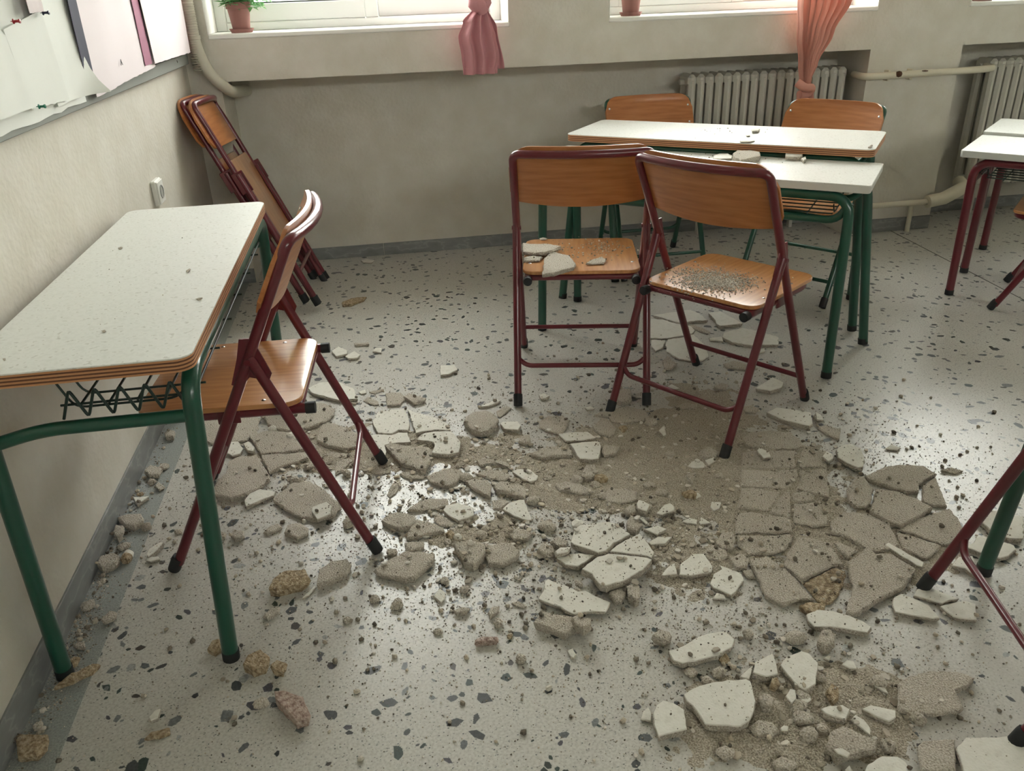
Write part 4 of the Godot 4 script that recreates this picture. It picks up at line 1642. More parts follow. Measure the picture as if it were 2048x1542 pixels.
func debris() -> void:
	var pits := M.mortar.heightmap_texture as Texture2D
	var m := flat_mat("mortar_brown", Color(1, 1, 1), 0.95)
	m.albedo_texture = noise_tex(0.03, [[0.0, Color8(98, 84, 68)], [0.4, Color8(150, 133, 108)], [0.7, Color8(182, 166, 140)], [1.0, Color8(206, 197, 178)]], 512, 5, FastNoiseLite.TYPE_SIMPLEX_SMOOTH, 53)
	tri_map(m, Vector3.ONE * 3.2)
	bump(m, pits, 0.4)
	m = flat_mat("mortar_pink", Color(1, 1, 1), 0.95)
	m.albedo_texture = noise_tex(0.05, [[0.0, Color8(122, 98, 88)], [0.5, Color8(178, 158, 146)], [1.0, Color8(206, 192, 182)]], 512, 5, FastNoiseLite.TYPE_SIMPLEX_SMOOTH, 54)
	tri_map(m, Vector3.ONE * 3.2)
	bump(m, pits, 0.3)
	m = flat_mat("sand", Color(1, 1, 1), 0.97)
	m.albedo_texture = noise_tex(0.12, [[0.0, Color8(122, 113, 98)], [0.35, Color8(158, 149, 133)], [0.6, Color8(178, 170, 154)], [1.0, Color8(206, 199, 186)]], 512, 5, FastNoiseLite.TYPE_SIMPLEX, 55)
	tri_map(m, Vector3.ONE * 3.0, true)
	bump(m, pits, 0.3)
	pieces()
	table_pieces()
	lumps()
	sand_bed("sandy bed of crushed plaster under the dense rubble before the two open chairs", 0.1, 1.75, -2.5, -1.2,
		[[0.62, -2.02, 0.24, 0.16], [0.86, -2.00, 0.22, 0.18], [0.72, -1.78, 0.28, 0.16], [0.95, -1.65, 0.26, 0.30], [0.95, -2.28, 0.14, 0.16], [0.62, -1.46, 0.16, 0.10], [0.40, -1.88, 0.16, 0.14], [1.1, -1.42, 0.14, 0.10]], 0.006, 3)
	sand_bed("thin bed of crushed plaster under the near chips in the lower right", 0.3, 1.05, -1.35, -0.75, [[0.70, -1.06, 0.20, 0.10], [0.55, -1.0, 0.16, 0.08], [0.75, -0.95, 0.2, 0.1]], 0.005, 8)
	sand_bed("thin bed of crushed plaster around the chair at the left desk", -0.62, 0.42, -2.55, -1.6, [[-0.30, -2.20, 0.22, 0.14], [-0.04, -2.16, 0.18, 0.12], [0.22, -2.06, 0.16, 0.12], [0.15, -1.68, 0.13, 0.10]], 0.004, 12)
	var spots := [[0.62, -1.85, 0.30, 0.22, 10], [0.92, -1.72, 0.28, 0.26, 8], [0.20, -1.85, 0.30, 0.28, 8], [-0.25, -2.12, 0.26, 0.20, 6], [0.12, -1.58, 0.24, 0.18, 6], [0.70, -1.06, 0.16, 0.12, 6], [0.65, -1.42, 0.28, 0.16, 5], [-0.45, -1.75, 0.20, 0.22, 2.5],
		[-0.765, -1.72, 0.012, 0.36, 2.5], [-0.755, -1.45, 0.018, 0.12, 1.5], [0.05, -1.30, 0.36, 0.18, 2.5], [0.45, -2.40, 0.42, 0.20, 2.2], [-0.05, -2.55, 0.3, 0.22, 1.5], [1.35, -1.85, 0.25, 0.25, 3], [0.1, -1.05, 0.4, 0.15, 1.2], [0.9, -2.35, 0.2, 0.18, 2]]
	flakes()
	grains("plaster_crumbs", "loose crumbs of plaster scattered over and between the fallen pieces", 3600, 0.0012, 0.0085, 70, spots)
	grains("plaster_grit", "fine plaster grit strewn over the floor around the rubble", 42000, 0.0004, 0.0024, 71, spots)


func pieces() -> void:
	piece("R", [-661,-2333,-677,-2479,-631,-2515,-534,-2505,-483,-2435,-482,-2335,-507,-2299,-596,-2296], 0, 9, "sandy grey plaster slab beneath the chair at the left desk, behind the stretcher")
	piece("R", [-482,-2462,-445,-2512,-359,-2517,-276,-2486,-242,-2443,-255,-2376,-321,-2335,-376,-2326,-440,-2362], 0, 14, "sandy grey plaster slab just behind the rear leg of the chair at the left desk")
	piece("R", [-501,-2319,-450,-2339,-376,-2312,-319,-2197,-385,-2192,-453,-2197], 0, 14, "rear half of the cracked grey slab crossed by the near chair leg")
	piece("R", [-451,-2191,-385,-2183,-315,-2181,-310,-2143,-379,-2115,-417,-2086,-433,-2131], 0, 13, "front half of the cracked grey slab crossed by the near chair leg")
	piece("R", [-567,-1994,-555,-2059,-539,-2100,-539,-2165,-514,-2188,-461,-2176,-430,-2103,-410,-2054,-424,-2014,-464,-1972,-506,-1963], 0, 20, "thick grey slab with a rounded front edge, right of the green desk leg")
	piece("R", [-392,-1940,-365,-1984,-341,-2012,-296,-2011,-248,-1950,-206,-1860,-225,-1827,-266,-1819,-310,-1837,-356,-1886], 0, 14, "scored grey slab with a white chip lying on its right end")
	piece("R", [-286,-2291,-277,-2339,-239,-2337,-183,-2279,-147,-2222,-158,-2184,-192,-2168,-256,-2200,-289,-2243], 0, 16, "layered grey slab between the two rear legs of the chair at the left desk")
	piece("R", [-265,-2165,-245,-2176,-205,-2156,-195,-2139,-232,-2136], 0, 6, "narrow grey piece just in front of the layered slab between the chair legs")
	piece("R", [-230,-2110,-193,-2128,-182,-2111,-209,-2057,-228,-2042], 0, 7, "pointed grey piece beside the near rear leg of the chair at the left desk")
	piece("R", [-125,-2040,-107,-2055,-78,-2034,-91,-2018,-117,-2021], 0, 6, "small grey piece right under the rubber foot of the far rear chair leg")
	piece("R", [-150,-2498,-134,-2528,-103,-2486,-97,-2457,-114,-2455], 0, 6, "thin grey strip sticking out behind the far rear chair leg")
	piece("R", [-131,-2561,-81,-2570,-79,-2564,-111,-2543], 0, 6, "slim grey sliver above the thin strip behind the far rear chair leg")
	piece("R", [-74,-2530,-22,-2526,-8,-2479,-29,-2434,-71,-2437], 0, 10, "broken grey lump in a row of two behind the large cracked white slab, left one")
	piece("R", [-14,-2480,5,-2503,60,-2455,53,-2436,18,-2424], 0, 14, "grey piece with a curled front edge, right one of two behind the cracked slab")
	piece("R", [166,-2246,177,-2277,209,-2303,245,-2301,268,-2273,276,-2238,262,-2198,233,-2172,208,-2168,181,-2195], 0, 24, "round grey slab with a thick clean edge, near the left open chair's foot")
	piece("R", [400,-2218,433,-2249,485,-2248,497,-2207,475,-2158,449,-2128,418,-2150,396,-2181], 0, 8, "flat sandy slab behind the small two-piece white slab")
	piece("R", [556,-2143,596,-2191,615,-2187,626,-2127,611,-2094,590,-2082,564,-2105], 0, 12, "rounded sandy slab right of and behind the small two-piece white slab")
	piece("R", [279,-2320,317,-2352,332,-2336,300,-2296,286,-2280,279,-2287], 0, 7, "ragged grey flake at the near left foot of the left open chair")
	piece("R", [677,-2357,702,-2366,740,-2354,721,-2283,686,-2267,671,-2287], 0, 22, "squarish pinkish grey block between the feet of the two open chairs")
	piece("R", [581,-2225,645,-2243,697,-2258,749,-2219,745,-2156,667,-2154,625,-2169,624,-2202], 0, 11, "low crumbled mound of sandy plaster in front of the left open chair's right foot")
	piece("R", [316,-2103,336,-2139,356,-2129,351,-2101,332,-2084], 0, 16, "small grey block in front of the small white wedge by the left open chair")
	piece("R", [544,-1992,562,-2027,604,-2007,583,-1974,547,-1971], 0, 14, "sandy block directly right of the small two-piece white slab")
	piece("R", [543,-1943,560,-1959,575,-1936,559,-1925], 0, 6, "small oval grey piece below the sandy block right of the two-piece slab")
	piece("R", [453,-1868,482,-1922,507,-1917,492,-1860,463,-1857], 0, 20, "upright grey lump in front of the two-piece white slab")
	piece("R", [29,-1967,56,-1987,94,-1997,129,-1980,132,-1958,109,-1920,86,-1905,60,-1918,38,-1936], 0, 13, "oval grey slab in front of the domed slab by the rear chair foot")
	piece("R", [-45,-2007,-29,-2020,7,-2008,24,-1982,19,-1968,-17,-1971,-34,-1988], 0, 7, "thin grey piece between the domed slab and the oval slab")
	piece("R", [-83,-1912,-68,-1959,-46,-1978,-43,-1954,-58,-1915,-77,-1893], 0, 6, "upright narrow grey piece on the sheen of the floor by the chair stretcher")
	piece("R", [134,-1917,162,-1923,196,-1903,204,-1877,191,-1829,177,-1843,153,-1876], 0, 16, "left one of two grey blocks lying side by side above the white wedge")
	piece("R", [208,-1869,229,-1893,268,-1880,291,-1855,289,-1819,280,-1802,259,-1814,233,-1840,214,-1848], 0, 18, "right one of two grey blocks lying side by side above the white wedge")
	piece("R", [196,-1819,222,-1821,240,-1802,215,-1774,193,-1782], 0, 6, "grey block under the pointed end of the white wedge")
	piece("R", [-33,-1818,-9,-1842,36,-1860,79,-1847,76,-1818,41,-1810,2,-1809], 0, 9, "flat grey piece touching the hexagonal white slab on its left")
	piece("R", [-99,-1772,-84,-1797,-59,-1805,-14,-1775,-11,-1753,-33,-1729,-57,-1731,-81,-1750], 0, 18, "thick dark-edged grey piece, leftmost of the cluster near the near rear chair foot")
	piece("R", [-39,-1689,-27,-1734,-13,-1766,19,-1752,57,-1715,58,-1703,33,-1701,-1,-1694], 0, 13, "tilted grey piece leaning in the cluster near the near rear chair foot")
	piece("R", [35,-1761,41,-1794,60,-1777,86,-1735,77,-1724,50,-1736], 0, 6, "grey piece half under the hexagonal white slab")
	piece("R", [-45,-1669,-27,-1671,2,-1659,-1,-1641,-28,-1631,-41,-1643], 0, 16, "small grey block on top of the boat-shaped slab by the near rear chair foot")
	piece("R", [-118,-1575,-105,-1590,-65,-1614,-5,-1617,25,-1605,20,-1579,-2,-1552,-26,-1527,-48,-1525,-82,-1544,-113,-1562], 0, 20, "boat-shaped grey slab with a smooth top, right by the near rear chair foot")
	piece("R", [76,-1631,95,-1633,127,-1626,149,-1609,149,-1583,129,-1549,113,-1535,92,-1551,84,-1584], 0, 26, "grey block with a dark groove across its top, right of the boat-shaped slab")
	piece("R", [160,-1610,193,-1620,218,-1605,231,-1570,213,-1549,180,-1534,151,-1549,147,-1574], 0, 18, "scored grey slab between the grooved block and the biggest white slab")
	piece("R", [376,-1845,406,-1859,443,-1842,472,-1796,454,-1789,420,-1800,384,-1820], 0, 13, "long grey slab with a thick front edge, left of the small cracked sheet")
	piece("R", [492,-1785,516,-1808,559,-1798,587,-1772,572,-1737,534,-1730,499,-1745], 0, 9, "small cracked sandy sheet lying flat behind the biggest white slab")
	piece("R", [339,-2022,378,-2051,427,-2050,458,-2014,457,-1988,416,-1997,366,-1994], 0, 15, "rough grey heap left of the front half of the two-piece white slab")
	piece("R", [179,-2027,204,-2030,250,-2011,272,-1975,264,-1970,230,-2000,186,-1996], 0, 12, "bent grey strip with a thick edge, in front of the round grey slab")
	piece("R", [169,-1959,207,-1976,242,-1959,269,-1928,244,-1909,205,-1926], 0, 8, "flat sandy piece touching the left corner of the fan-shaped white chip")
	piece("R", [212,-1661,243,-1671,275,-1647,260,-1625,225,-1632], 0, 14, "crumbled grey piece above the scored grey slab")
	piece("R", [274,-1572,293,-1593,313,-1576,311,-1552,288,-1548], 0, 20, "grey lump left of the two small white slabs at the biggest one")
	piece("R", [313,-1595,334,-1609,352,-1586,344,-1567,323,-1574], 0, 22, "grey lump behind the two small white slabs at the biggest one")
	piece("R", [52,-1404,72,-1415,89,-1407,80,-1394,59,-1394], 0, 12, "grey sliver on bare terrazzo below the grooved block")
	piece("R", [127,-1384,139,-1402,155,-1401,151,-1385,130,-1370], 0, 12, "grey wedge on bare terrazzo left of the broad white slab")
	piece("R", [184,-1409,199,-1413,217,-1394,210,-1389,190,-1399], 0, 6, "flat grey chip on bare terrazzo close to the left corner of the broad white slab")
	piece("R", [218,-1323,241,-1353,271,-1337,308,-1319,342,-1312,334,-1296,296,-1288,276,-1275,253,-1297], 0, 22, "layered brownish slab under the broad white slab")
	piece("R", [402,-1385,434,-1398,439,-1379,426,-1360,409,-1359], 0, 20, "grey lump under the front edge of the biggest white slab")
	piece("R", [975,-1984,1014,-2015,1076,-2012,1133,-1989,1138,-1948,1130,-1906,1104,-1897,1048,-1910,994,-1936], 0, 8, "rearmost sandy sheet of the great cracked area, behind the long crack")
	piece("R", [942,-1909,987,-1910,1096,-1885,1071,-1845,1058,-1803,986,-1810,908,-1831], 0, 9, "sandy sheet left of the long crack, rear one of two")
	piece("R", [901,-1820,982,-1800,1054,-1792,1040,-1762,1000,-1716,970,-1706,923,-1726,870,-1746], 0, 9, "sandy sheet left of the long crack, front one of two")
	piece("R", [1111,-1882,1140,-1885,1180,-1867,1139,-1786,1066,-1797,1075,-1825], 0, 9, "sandy sheet right of the long crack, rear one")
	piece("R", [1060,-1786,1133,-1775,1072,-1648,1043,-1670,999,-1695,1035,-1736], 0, 9, "tall sandy sheet right of the long crack, front one")
	piece("R", [864,-1733,909,-1717,958,-1695,931,-1666,888,-1622,859,-1635,818,-1651], 0, 11, "sandy sheet at the left rim of the cracked area with a broken front edge")
	piece("R", [971,-1694,984,-1692,959,-1639,932,-1582,910,-1597,891,-1615,937,-1662], 0, 9, "narrow sandy wedge between the two middle sheets of the cracked area")
	piece("R", [990,-1683,1017,-1684,1037,-1662,1025,-1640,985,-1640,972,-1649], 0, 11, "small sandy block in the middle of the long crack")
	piece("R", [966,-1636,1023,-1632,1027,-1607,1025,-1570,1007,-1535,969,-1536,931,-1558], 0, 10, "sandy sheet right of the dark gap in the long crack")
	piece("R", [801,-1623,842,-1626,886,-1605,928,-1574,907,-1524,866,-1526,813,-1544,769,-1546], 0, 10, "sandy sheet with brown stains left of the dark gap in the long crack")
	piece("R", [771,-1538,856,-1520,903,-1514,887,-1487,857,-1461,815,-1453,771,-1465,757,-1500], 0, 10, "pale sandy sheet in front of the brown-stained one")
	piece("R", [855,-1445,887,-1472,908,-1499,947,-1479,971,-1461,966,-1417,961,-1379,938,-1385,884,-1362,843,-1346,836,-1379,827,-1403], 0, 15, "large rough slab in the middle front of the cracked area")
	piece("R", [758,-1439,801,-1443,820,-1399,833,-1344,839,-1281,823,-1287,798,-1286,766,-1282,751,-1298,740,-1314,753,-1386], 0, 15, "smooth grey slab at the lower left corner of the cracked area")
	piece("B", [847,-1343,896,-1362,945,-1378,959,-1363,952,-1348,905,-1294,871,-1268,847,-1281,848,-1316], 0, 9, "brown layered piece sunk between the front slabs of the cracked area")
	piece("R", [976,-1384,1006,-1397,1046,-1425,1052,-1394,1084,-1391,1098,-1360,1112,-1327,1086,-1304,1046,-1277,985,-1256,936,-1233,897,-1218,884,-1228,917,-1268,945,-1308,957,-1346], 0, 18, "biggest rough slab, at the right front of the cracked area")
	piece("R", [986,-1463,1000,-1464,1018,-1437,1021,-1424,986,-1402,983,-1422], 0, 11, "small rough wedge behind the biggest rough slab")
	piece("R", [999,-1501,1019,-1543,1071,-1574,1126,-1555,1158,-1513,1145,-1474,1127,-1420,1091,-1408,1051,-1410,1040,-1438,1022,-1482], 0, 14, "broad rough slab behind the white stick")
	piece("R", [1109,-1618,1133,-1669,1187,-1717,1210,-1716,1202,-1663,1174,-1613,1141,-1584,1111,-1589], 0, 12, "rounded rough slab left of the steep-edged one")
	piece("R", [1197,-1641,1242,-1624,1282,-1577,1290,-1534,1243,-1512,1173,-1485,1151,-1513,1130,-1555,1167,-1593], 0, 20, "rough slab with a thick sloping front edge right of the rounded one")
	piece("R", [1209,-1711,1283,-1742,1333,-1744,1396,-1726,1405,-1683,1361,-1667,1329,-1648,1308,-1617,1272,-1624,1237,-1668,1214,-1694], 0, 15, "upper rough slab overlapping the steep-edged one from behind")
	piece("R", [1338,-1644,1398,-1676,1364,-1599,1342,-1547,1311,-1556,1295,-1582], 0, 10, "rough piece right of the notch in the upper slab")
	piece("R", [1166,-1480,1254,-1515,1338,-1533,1329,-1482,1310,-1430,1282,-1403,1234,-1407,1204,-1439], 0, 12, "rough slab under the leg of the nearest chair")
	piece("R", [1152,-1472,1197,-1433,1226,-1401,1183,-1373,1162,-1365,1133,-1409], 0, 11, "rough slab between the white stick and the leg of the nearest chair")
	piece("R", [1222,-1998,1259,-2010,1288,-1978,1250,-1918,1235,-1944], 0, 7, "thin cracked sandy flake behind the single oval white slab")
	piece("R", [1432,-1705,1466,-1713,1492,-1692,1462,-1683], 0, 8, "flat grey flake at the far right rim of the rubble")
	piece("R", [1267,-2092,1275,-2076,1264,-2041,1241,-2039,1245,-2066], 0, 9, "small greyish piece at the right end of the long white slab by the aslant chair")
	piece("R", [729,-1408,749,-1409,748,-1383,729,-1386], 0, 10, "small grey piece left of the smooth slab's corner")
	piece("R", [658,-1483,692,-1510,720,-1489,716,-1465,693,-1452,666,-1463], 0, 13, "angular grey slab behind the white slabs in the middle of the rubble")
	piece("R", [703,-1513,733,-1547,760,-1544,756,-1516,734,-1482,711,-1493], 0, 18, "grey wedge standing behind the angular grey slab")
	piece("R", [715,-1450,746,-1468,760,-1447,742,-1415,716,-1415], 0, 14, "cracked grey block right of the angular grey slab")
	piece("T", [796,-1267,825,-1274,855,-1263,843,-1243,818,-1241,805,-1251], 0, 16, "tan block lying on the rear end of the long pointed white slab")
	piece("R", [862,-1001,880,-1027,899,-1035,958,-1046,991,-1037,1021,-1025,1031,-1013,1008,-1000,975,-993,967,-961,962,-950,918,-948,880,-956,847,-969], 0, 17, "broad rough slab by the near foot of the nearest chair")
	piece("R", [827,-888,850,-901,906,-893,865,-834,809,-844], 0, 14, "rough slab at the bottom edge left of the white corner slab")
	piece("R", [668,-914,692,-941,721,-949,740,-928,763,-909,752,-895,716,-892,678,-889], 0, 24, "thick grey slab near the bottom edge, right of the biggest near white slab")
	piece("R", [776,-917,791,-917,800,-906,784,-893,773,-892], 0, 16, "dark grey piece right of the thick grey slab near the bottom edge")
	piece("R", [564,-907,589,-918,609,-905,609,-896,590,-890,570,-897], 0, 13, "grey piece near the bottom edge below the biggest near white slab")
	piece("R", [558,-987,582,-999,605,-989,608,-971,590,-958,566,-965], 0, 14, "grey heap under the front right edge of the biggest near white slab")
	piece("R", [649,-997,668,-1008,681,-987,682,-977,662,-973,647,-980], 0, 18, "grey block below the small near white chips")
	piece("R", [600,-1039,618,-1046,626,-1034,615,-1014,599,-1017], 0, 26, "grey block right of the biggest near white slab")
	piece("T", [732,-1030,749,-1042,757,-1031,747,-1012,734,-1004], 0, 26, "olive-tinted block standing among the near chips")
	piece("T", [647,-1082,659,-1084,658,-1068,644,-1060,637,-1068], 0, 20, "small yellowish block between the two upright near white slabs")
	piece("R", [-785,-1725,-785,-1756,-758,-1766,-738,-1747,-743,-1723,-768,-1707], 0, 24, "rough oblong chunk at the foot of the left wall, nearest one")
	piece("R", [-783,-1854,-784,-1888,-763,-1878,-758,-1848,-766,-1831], 0, 24, "rough pale chunk at the left skirting, second from the near desk leg")
	piece("R", [-789,-1924,-768,-1934,-730,-1926,-718,-1895,-737,-1878,-761,-1886], 0, 22, "pair-like rough chunk by the left skirting behind the pale one")
	piece("R", [-732,-2083,-726,-2101,-703,-2072,-715,-2056], 0, 12, "small grey stone on the border strip left of the green desk leg")
	piece("R", [-777,-2161,-767,-2189,-731,-2168,-732,-2134,-757,-2131], 0, 20, "crumbly heap at the skirting behind the white triangle")
	piece("R", [-772,-2394,-757,-2410,-740,-2397,-737,-2360,-760,-2360], 0, 18, "small grey chunk at the skirting under the front of the chair seat")
	piece("R", [-483,-1796,-476,-1814,-450,-1802,-447,-1778,-470,-1773], 0, 16, "small dark-edged grey block right of the green desk leg")
	piece("R", [-521,-1807,-515,-1819,-497,-1808,-496,-1789,-514,-1790], 0, 13, "small grey block touching the view of the green desk leg")
	piece("R", [-346,-1776,-341,-1806,-309,-1810,-287,-1784,-286,-1760,-312,-1745], 0, 15, "oval grey chip standing alone below the scored slab")
	piece("R", [-401,-1795,-390,-1820,-367,-1825,-355,-1806,-372,-1793,-391,-1786], 0, 10, "flat pale chip left of the oval grey chip below the scored slab")
	piece("T", [-360,-1547,-354,-1580,-331,-1605,-282,-1604,-269,-1569,-289,-1548,-340,-1538], 0, 24, "tan fibrous block on bare terrazzo between the green and the maroon leg")
	piece("R", [-252,-1546,-249,-1603,-220,-1628,-185,-1631,-174,-1610,-185,-1573,-218,-1556], 0, 18, "long grey slab right of the tan fibrous block")
	piece("R", [-366,-1472,-352,-1494,-332,-1493,-334,-1476,-356,-1460], 0, 12, "small grey chip on bare terrazzo below the tan fibrous block")
	piece("T", [-762,-1339,-738,-1367,-699,-1387,-688,-1385,-700,-1367,-732,-1346], 0, 16, "long tan sliver on the border strip by the near left desk leg")
	piece("T", [-791,-1218,-786,-1223,-730,-1210,-725,-1186,-734,-1163,-767,-1166,-777,-1189], 0, 18, "squarish tan slab on the border strip at the bottom left")
	piece("P", [-315,-1227,-298,-1228,-259,-1204,-244,-1164,-246,-1150,-268,-1148,-292,-1179,-310,-1207], 0, 26, "pinkish oblong chunk on bare terrazzo in the near foreground")
	piece("T", [-549,-1173,-542,-1187,-511,-1193,-506,-1179,-524,-1173], 0, 10, "faint tan wedge lying flat in the near left foreground")
	piece("T", [-758,-1400,-749,-1420,-737,-1418,-738,-1401,-749,-1388], 0, 12, "flat pale chip leaning at the foot of the near left desk leg")
	piece("R", [-761,-1457,-753,-1468,-736,-1455,-733,-1443,-752,-1446], 0, 14, "smooth oval chip behind the foot of the near left desk leg")
	piece("T", [-387,-1316,-381,-1341,-357,-1355,-335,-1328,-342,-1303,-366,-1295], 0, 24, "crumbling tan lump touching the foot of the near right desk leg")
	piece("T", [-332,-1309,-320,-1321,-301,-1308,-305,-1286,-323,-1290], 0, 20, "smaller crumbling tan lump right of the one at the desk leg's foot")
	piece("T", [-471,-1386,-463,-1405,-449,-1409,-443,-1380,-454,-1370], 0, 18, "dark tan lump left of the foot of the near right desk leg")
	piece("T", [-246,-3476,-204,-3519,-140,-3524,-147,-3495,-211,-3437,-245,-3446], 0, 14, "lone tan strip of plaster on the far floor near the window wall")
	piece("R", [1130,-2867,1151,-2866,1191,-2785,1175,-2771,1139,-2840], 0, 10, "narrow grey stick lying between the white slabs under the aslant chair")
	piece("R", [1123,-2493,1171,-2515,1229,-2435,1197,-2423,1156,-2445,1122,-2473], 0, 10, "long tan slab under the front stretcher of the aslant chair")
	piece("R", [1021,-2325,1058,-2346,1073,-2328,1058,-2299,1026,-2307], 0, 13, "small tan block under the aslant chair, nearer its left leg")
	piece("R", [850,-2226,891,-2246,925,-2218,911,-2196,865,-2210], 0, 8, "thin tan slab under the rear stretcher of the aslant chair")
	piece("R", [1059,-2173,1083,-2174,1104,-2150,1085,-2129,1052,-2136], 0, 12, "grey-tan slab left of the long white slab by the aslant chair")
	piece("R", [919,-2554,947,-2588,961,-2527,932,-2493,907,-2499], 0, 16, "brown crumbled block left of the aslant chair's far left foot")
	piece("W", [371,-1045,379,-1061,393,-1069,395,-1055,388,-1037], 0, 8, "small yellowish leaf-shaped chip left of the pentagonal near white slab")
	piece("W", [-120,-2321,-102,-2385,-57,-2392,-12,-2388,-6,-2335,-4,-2273,-10,-2243,-38,-2251,-61,-2233,-103,-2247], 0, 15, "rear left quarter of the large white slab cracked in four")
	piece("W", [-4,-2385,22,-2351,78,-2309,116,-2256,121,-2216,73,-2227,31,-2225,13,-2219,7,-2271,2,-2328], 0, 15, "rear right quarter of the large white slab cracked in four")
	piece("W", [26,-2197,41,-2207,72,-2211,122,-2200,134,-2171,144,-2123,132,-2072,100,-2065,54,-2085,65,-2126,59,-2149,15,-2173], 0, 18, "front right quarter of the large white slab cracked in four")
	piece("W", [-131,-2230,-105,-2237,-61,-2222,-38,-2233,-12,-2227,-8,-2193,-4,-2168,-48,-2172,-85,-2165,-80,-2123,-86,-2078,-105,-2091,-117,-2131], 0, 15, "front left quarter of the large white slab cracked in four")
	piece("R", [-83,-2155,-67,-2168,-43,-2157,-5,-2131,33,-2103,45,-2067,45,-2030,26,-1993,14,-1992,-8,-2019,-40,-2049,-54,-2080], 0, 20, "domed rough grey slab on the front of the cracked white slab, at the chair foot")
	piece("R", [7,-2144,23,-2152,46,-2140,61,-2112,55,-2086,35,-2095,12,-2115], 0, 8, "small rough grey flake on the front of the cracked white slab")
	piece("W", [233,-2360,256,-2374,292,-2402,302,-2388,292,-2374,258,-2358], 0, 10, "thin white spike lying behind the round grey slab")
	piece("W", [278,-2219,287,-2229,334,-2222,339,-2195,326,-2169,286,-2184], 0, 16, "small white brick-like chip right of the round grey slab")
	piece("W", [445,-2124,490,-2124,535,-2116,549,-2077,498,-2071,458,-2079], 0, 12, "rear half of the small two-piece white slab")
	piece("W", [461,-2044,498,-2046,549,-2042,548,-2011,524,-1946,503,-1946,472,-1957,467,-1976,467,-2015], 0, 20, "front half of the small two-piece white slab")
	piece("W", [271,-1939,286,-1952,321,-1943,339,-1902,329,-1884,311,-1880,292,-1900], 0, 12, "fan-shaped white chip above the two grey blocks side by side")
	piece("W", [217,-1767,236,-1787,264,-1795,280,-1793,284,-1705,268,-1711,241,-1733], 0, 12, "white wedge pointing towards the camera in the middle of the rubble", 4, 2)
	piece("W", [62,-1789,70,-1810,104,-1816,140,-1787,141,-1754,123,-1743,97,-1736,78,-1756], 0, 14, "hexagonal white slab at the edge of the floor's bright sheen")
	piece("W", [355,-1566,374,-1613,394,-1629,437,-1631,466,-1628,486,-1610,505,-1569,479,-1552,456,-1543,428,-1516,410,-1513,391,-1530,360,-1556], 12, 20, "rear left part of the biggest broken white slab")
	piece("W", [439,-1512,459,-1530,486,-1546,528,-1564,535,-1528,540,-1488,527,-1469,519,-1479,486,-1493], 12, 20, "rear right part of the biggest broken white slab")
	piece("W", [357,-1458,402,-1493,431,-1499,482,-1480,516,-1466,524,-1458,492,-1426,442,-1400,397,-1390,383,-1398,376,-1437], 14, 22, "front part of the biggest broken white slab")
	piece("W", [312,-1528,339,-1537,370,-1534,403,-1521,383,-1505,355,-1487,327,-1501], 4, 16, "pointed white slab under the left corner of the biggest one")
	piece("W", [311,-1536,325,-1548,350,-1544,339,-1528,312,-1525], 20, 14, "small white block lying on the pointed slab beside the biggest one")
	piece("W", [244,-1403,259,-1425,269,-1457,278,-1468,295,-1451,324,-1425,336,-1408,355,-1407,375,-1380,398,-1357,380,-1330,342,-1338,309,-1336,294,-1352,286,-1367,260,-1386], 4, 10, "broad ragged white slab propped on the brownish one below the biggest slab", -2, 0)
	piece("R", [296,-1297,312,-1305,329,-1287,330,-1268,312,-1259,299,-1275], 22, 24, "grey chunk in front of the broad ragged white slab")
	piece("R", [442,-1391,461,-1397,472,-1385,462,-1348,449,-1342,441,-1364], 0, 28, "grey chunk standing right of the front point of the biggest white slab")
	piece("R", [454,-1234,475,-1248,493,-1239,494,-1226,471,-1217], 0, 24, "lone rounded grey chunk above the near pointed white slab")
	piece("W", [12,-1467,29,-1487,40,-1473,36,-1449,27,-1441], 0, 8, "small white kite-shaped chip on the floor's bright sheen")
	piece("P", [91,-1307,107,-1311,138,-1303,136,-1293,98,-1294,89,-1297], 0, 14, "pinkish bar of plaster alone on bare terrazzo")
	piece("W", [274,-1241,286,-1247,289,-1229,282,-1219,277,-1224], 0, 8, "small upright white chip on bare terrazzo in the foreground")
	piece("W", [122,-2626,128,-2708,180,-2702,187,-2659,149,-2626], 0, 12, "lone white chip on the clear floor between the left chair and the middle chairs")
	piece("W", [-115,-2906,-106,-2934,-80,-2928,-83,-2884], 0, 9, "small squarish white chip, right one of three behind the chair at the left desk")
	piece("W", [-167,-4100,-139,-4120,-99,-4086,-111,-4052,-155,-4064], 0, 6, "flat pale flake on the far floor close to the window wall's skirting")
	piece("W", [-271,-2939,-246,-2974,-212,-2929,-212,-2897,-253,-2881], 0, 12, "white chip beside the far rear leg of the chair, left one of three")
	piece("W", [-219,-2875,-185,-2916,-162,-2875,-174,-2848,-205,-2851], 0, 12, "low white chip, middle one of three behind the chair at the left desk")
	piece("W", [-340,-2623,-303,-2657,-240,-2654,-181,-2578,-168,-2501,-231,-2505,-291,-2552,-325,-2582], 0, 14, "large flat white slab right of the seat of the chair at the left desk")
	piece("R", [-188,-3001,-131,-2998,-129,-2974,-185,-2978], 0, 10, "small grey bar on the floor behind the three white chips")
	piece("W", [-166,-2568,-142,-2584,-139,-2555,-157,-2549], 0, 6, "tiny white flake above the thin strip behind the far rear chair leg")
	piece("W", [435,-2396,454,-2402,468,-2381,453,-2368,436,-2369], 0, 12, "small white chip on the floor between the left open chair's feet")
	piece("W", [564,-2277,585,-2282,592,-2265,569,-2262], 0, 10, "small cream chip beside the left rear foot of the aslant chair")
	piece("W", [754,-2087,776,-2111,763,-2055,755,-2047], 0, 8, "small white triangle on the sandy rubble under the aslant chair's stretcher")
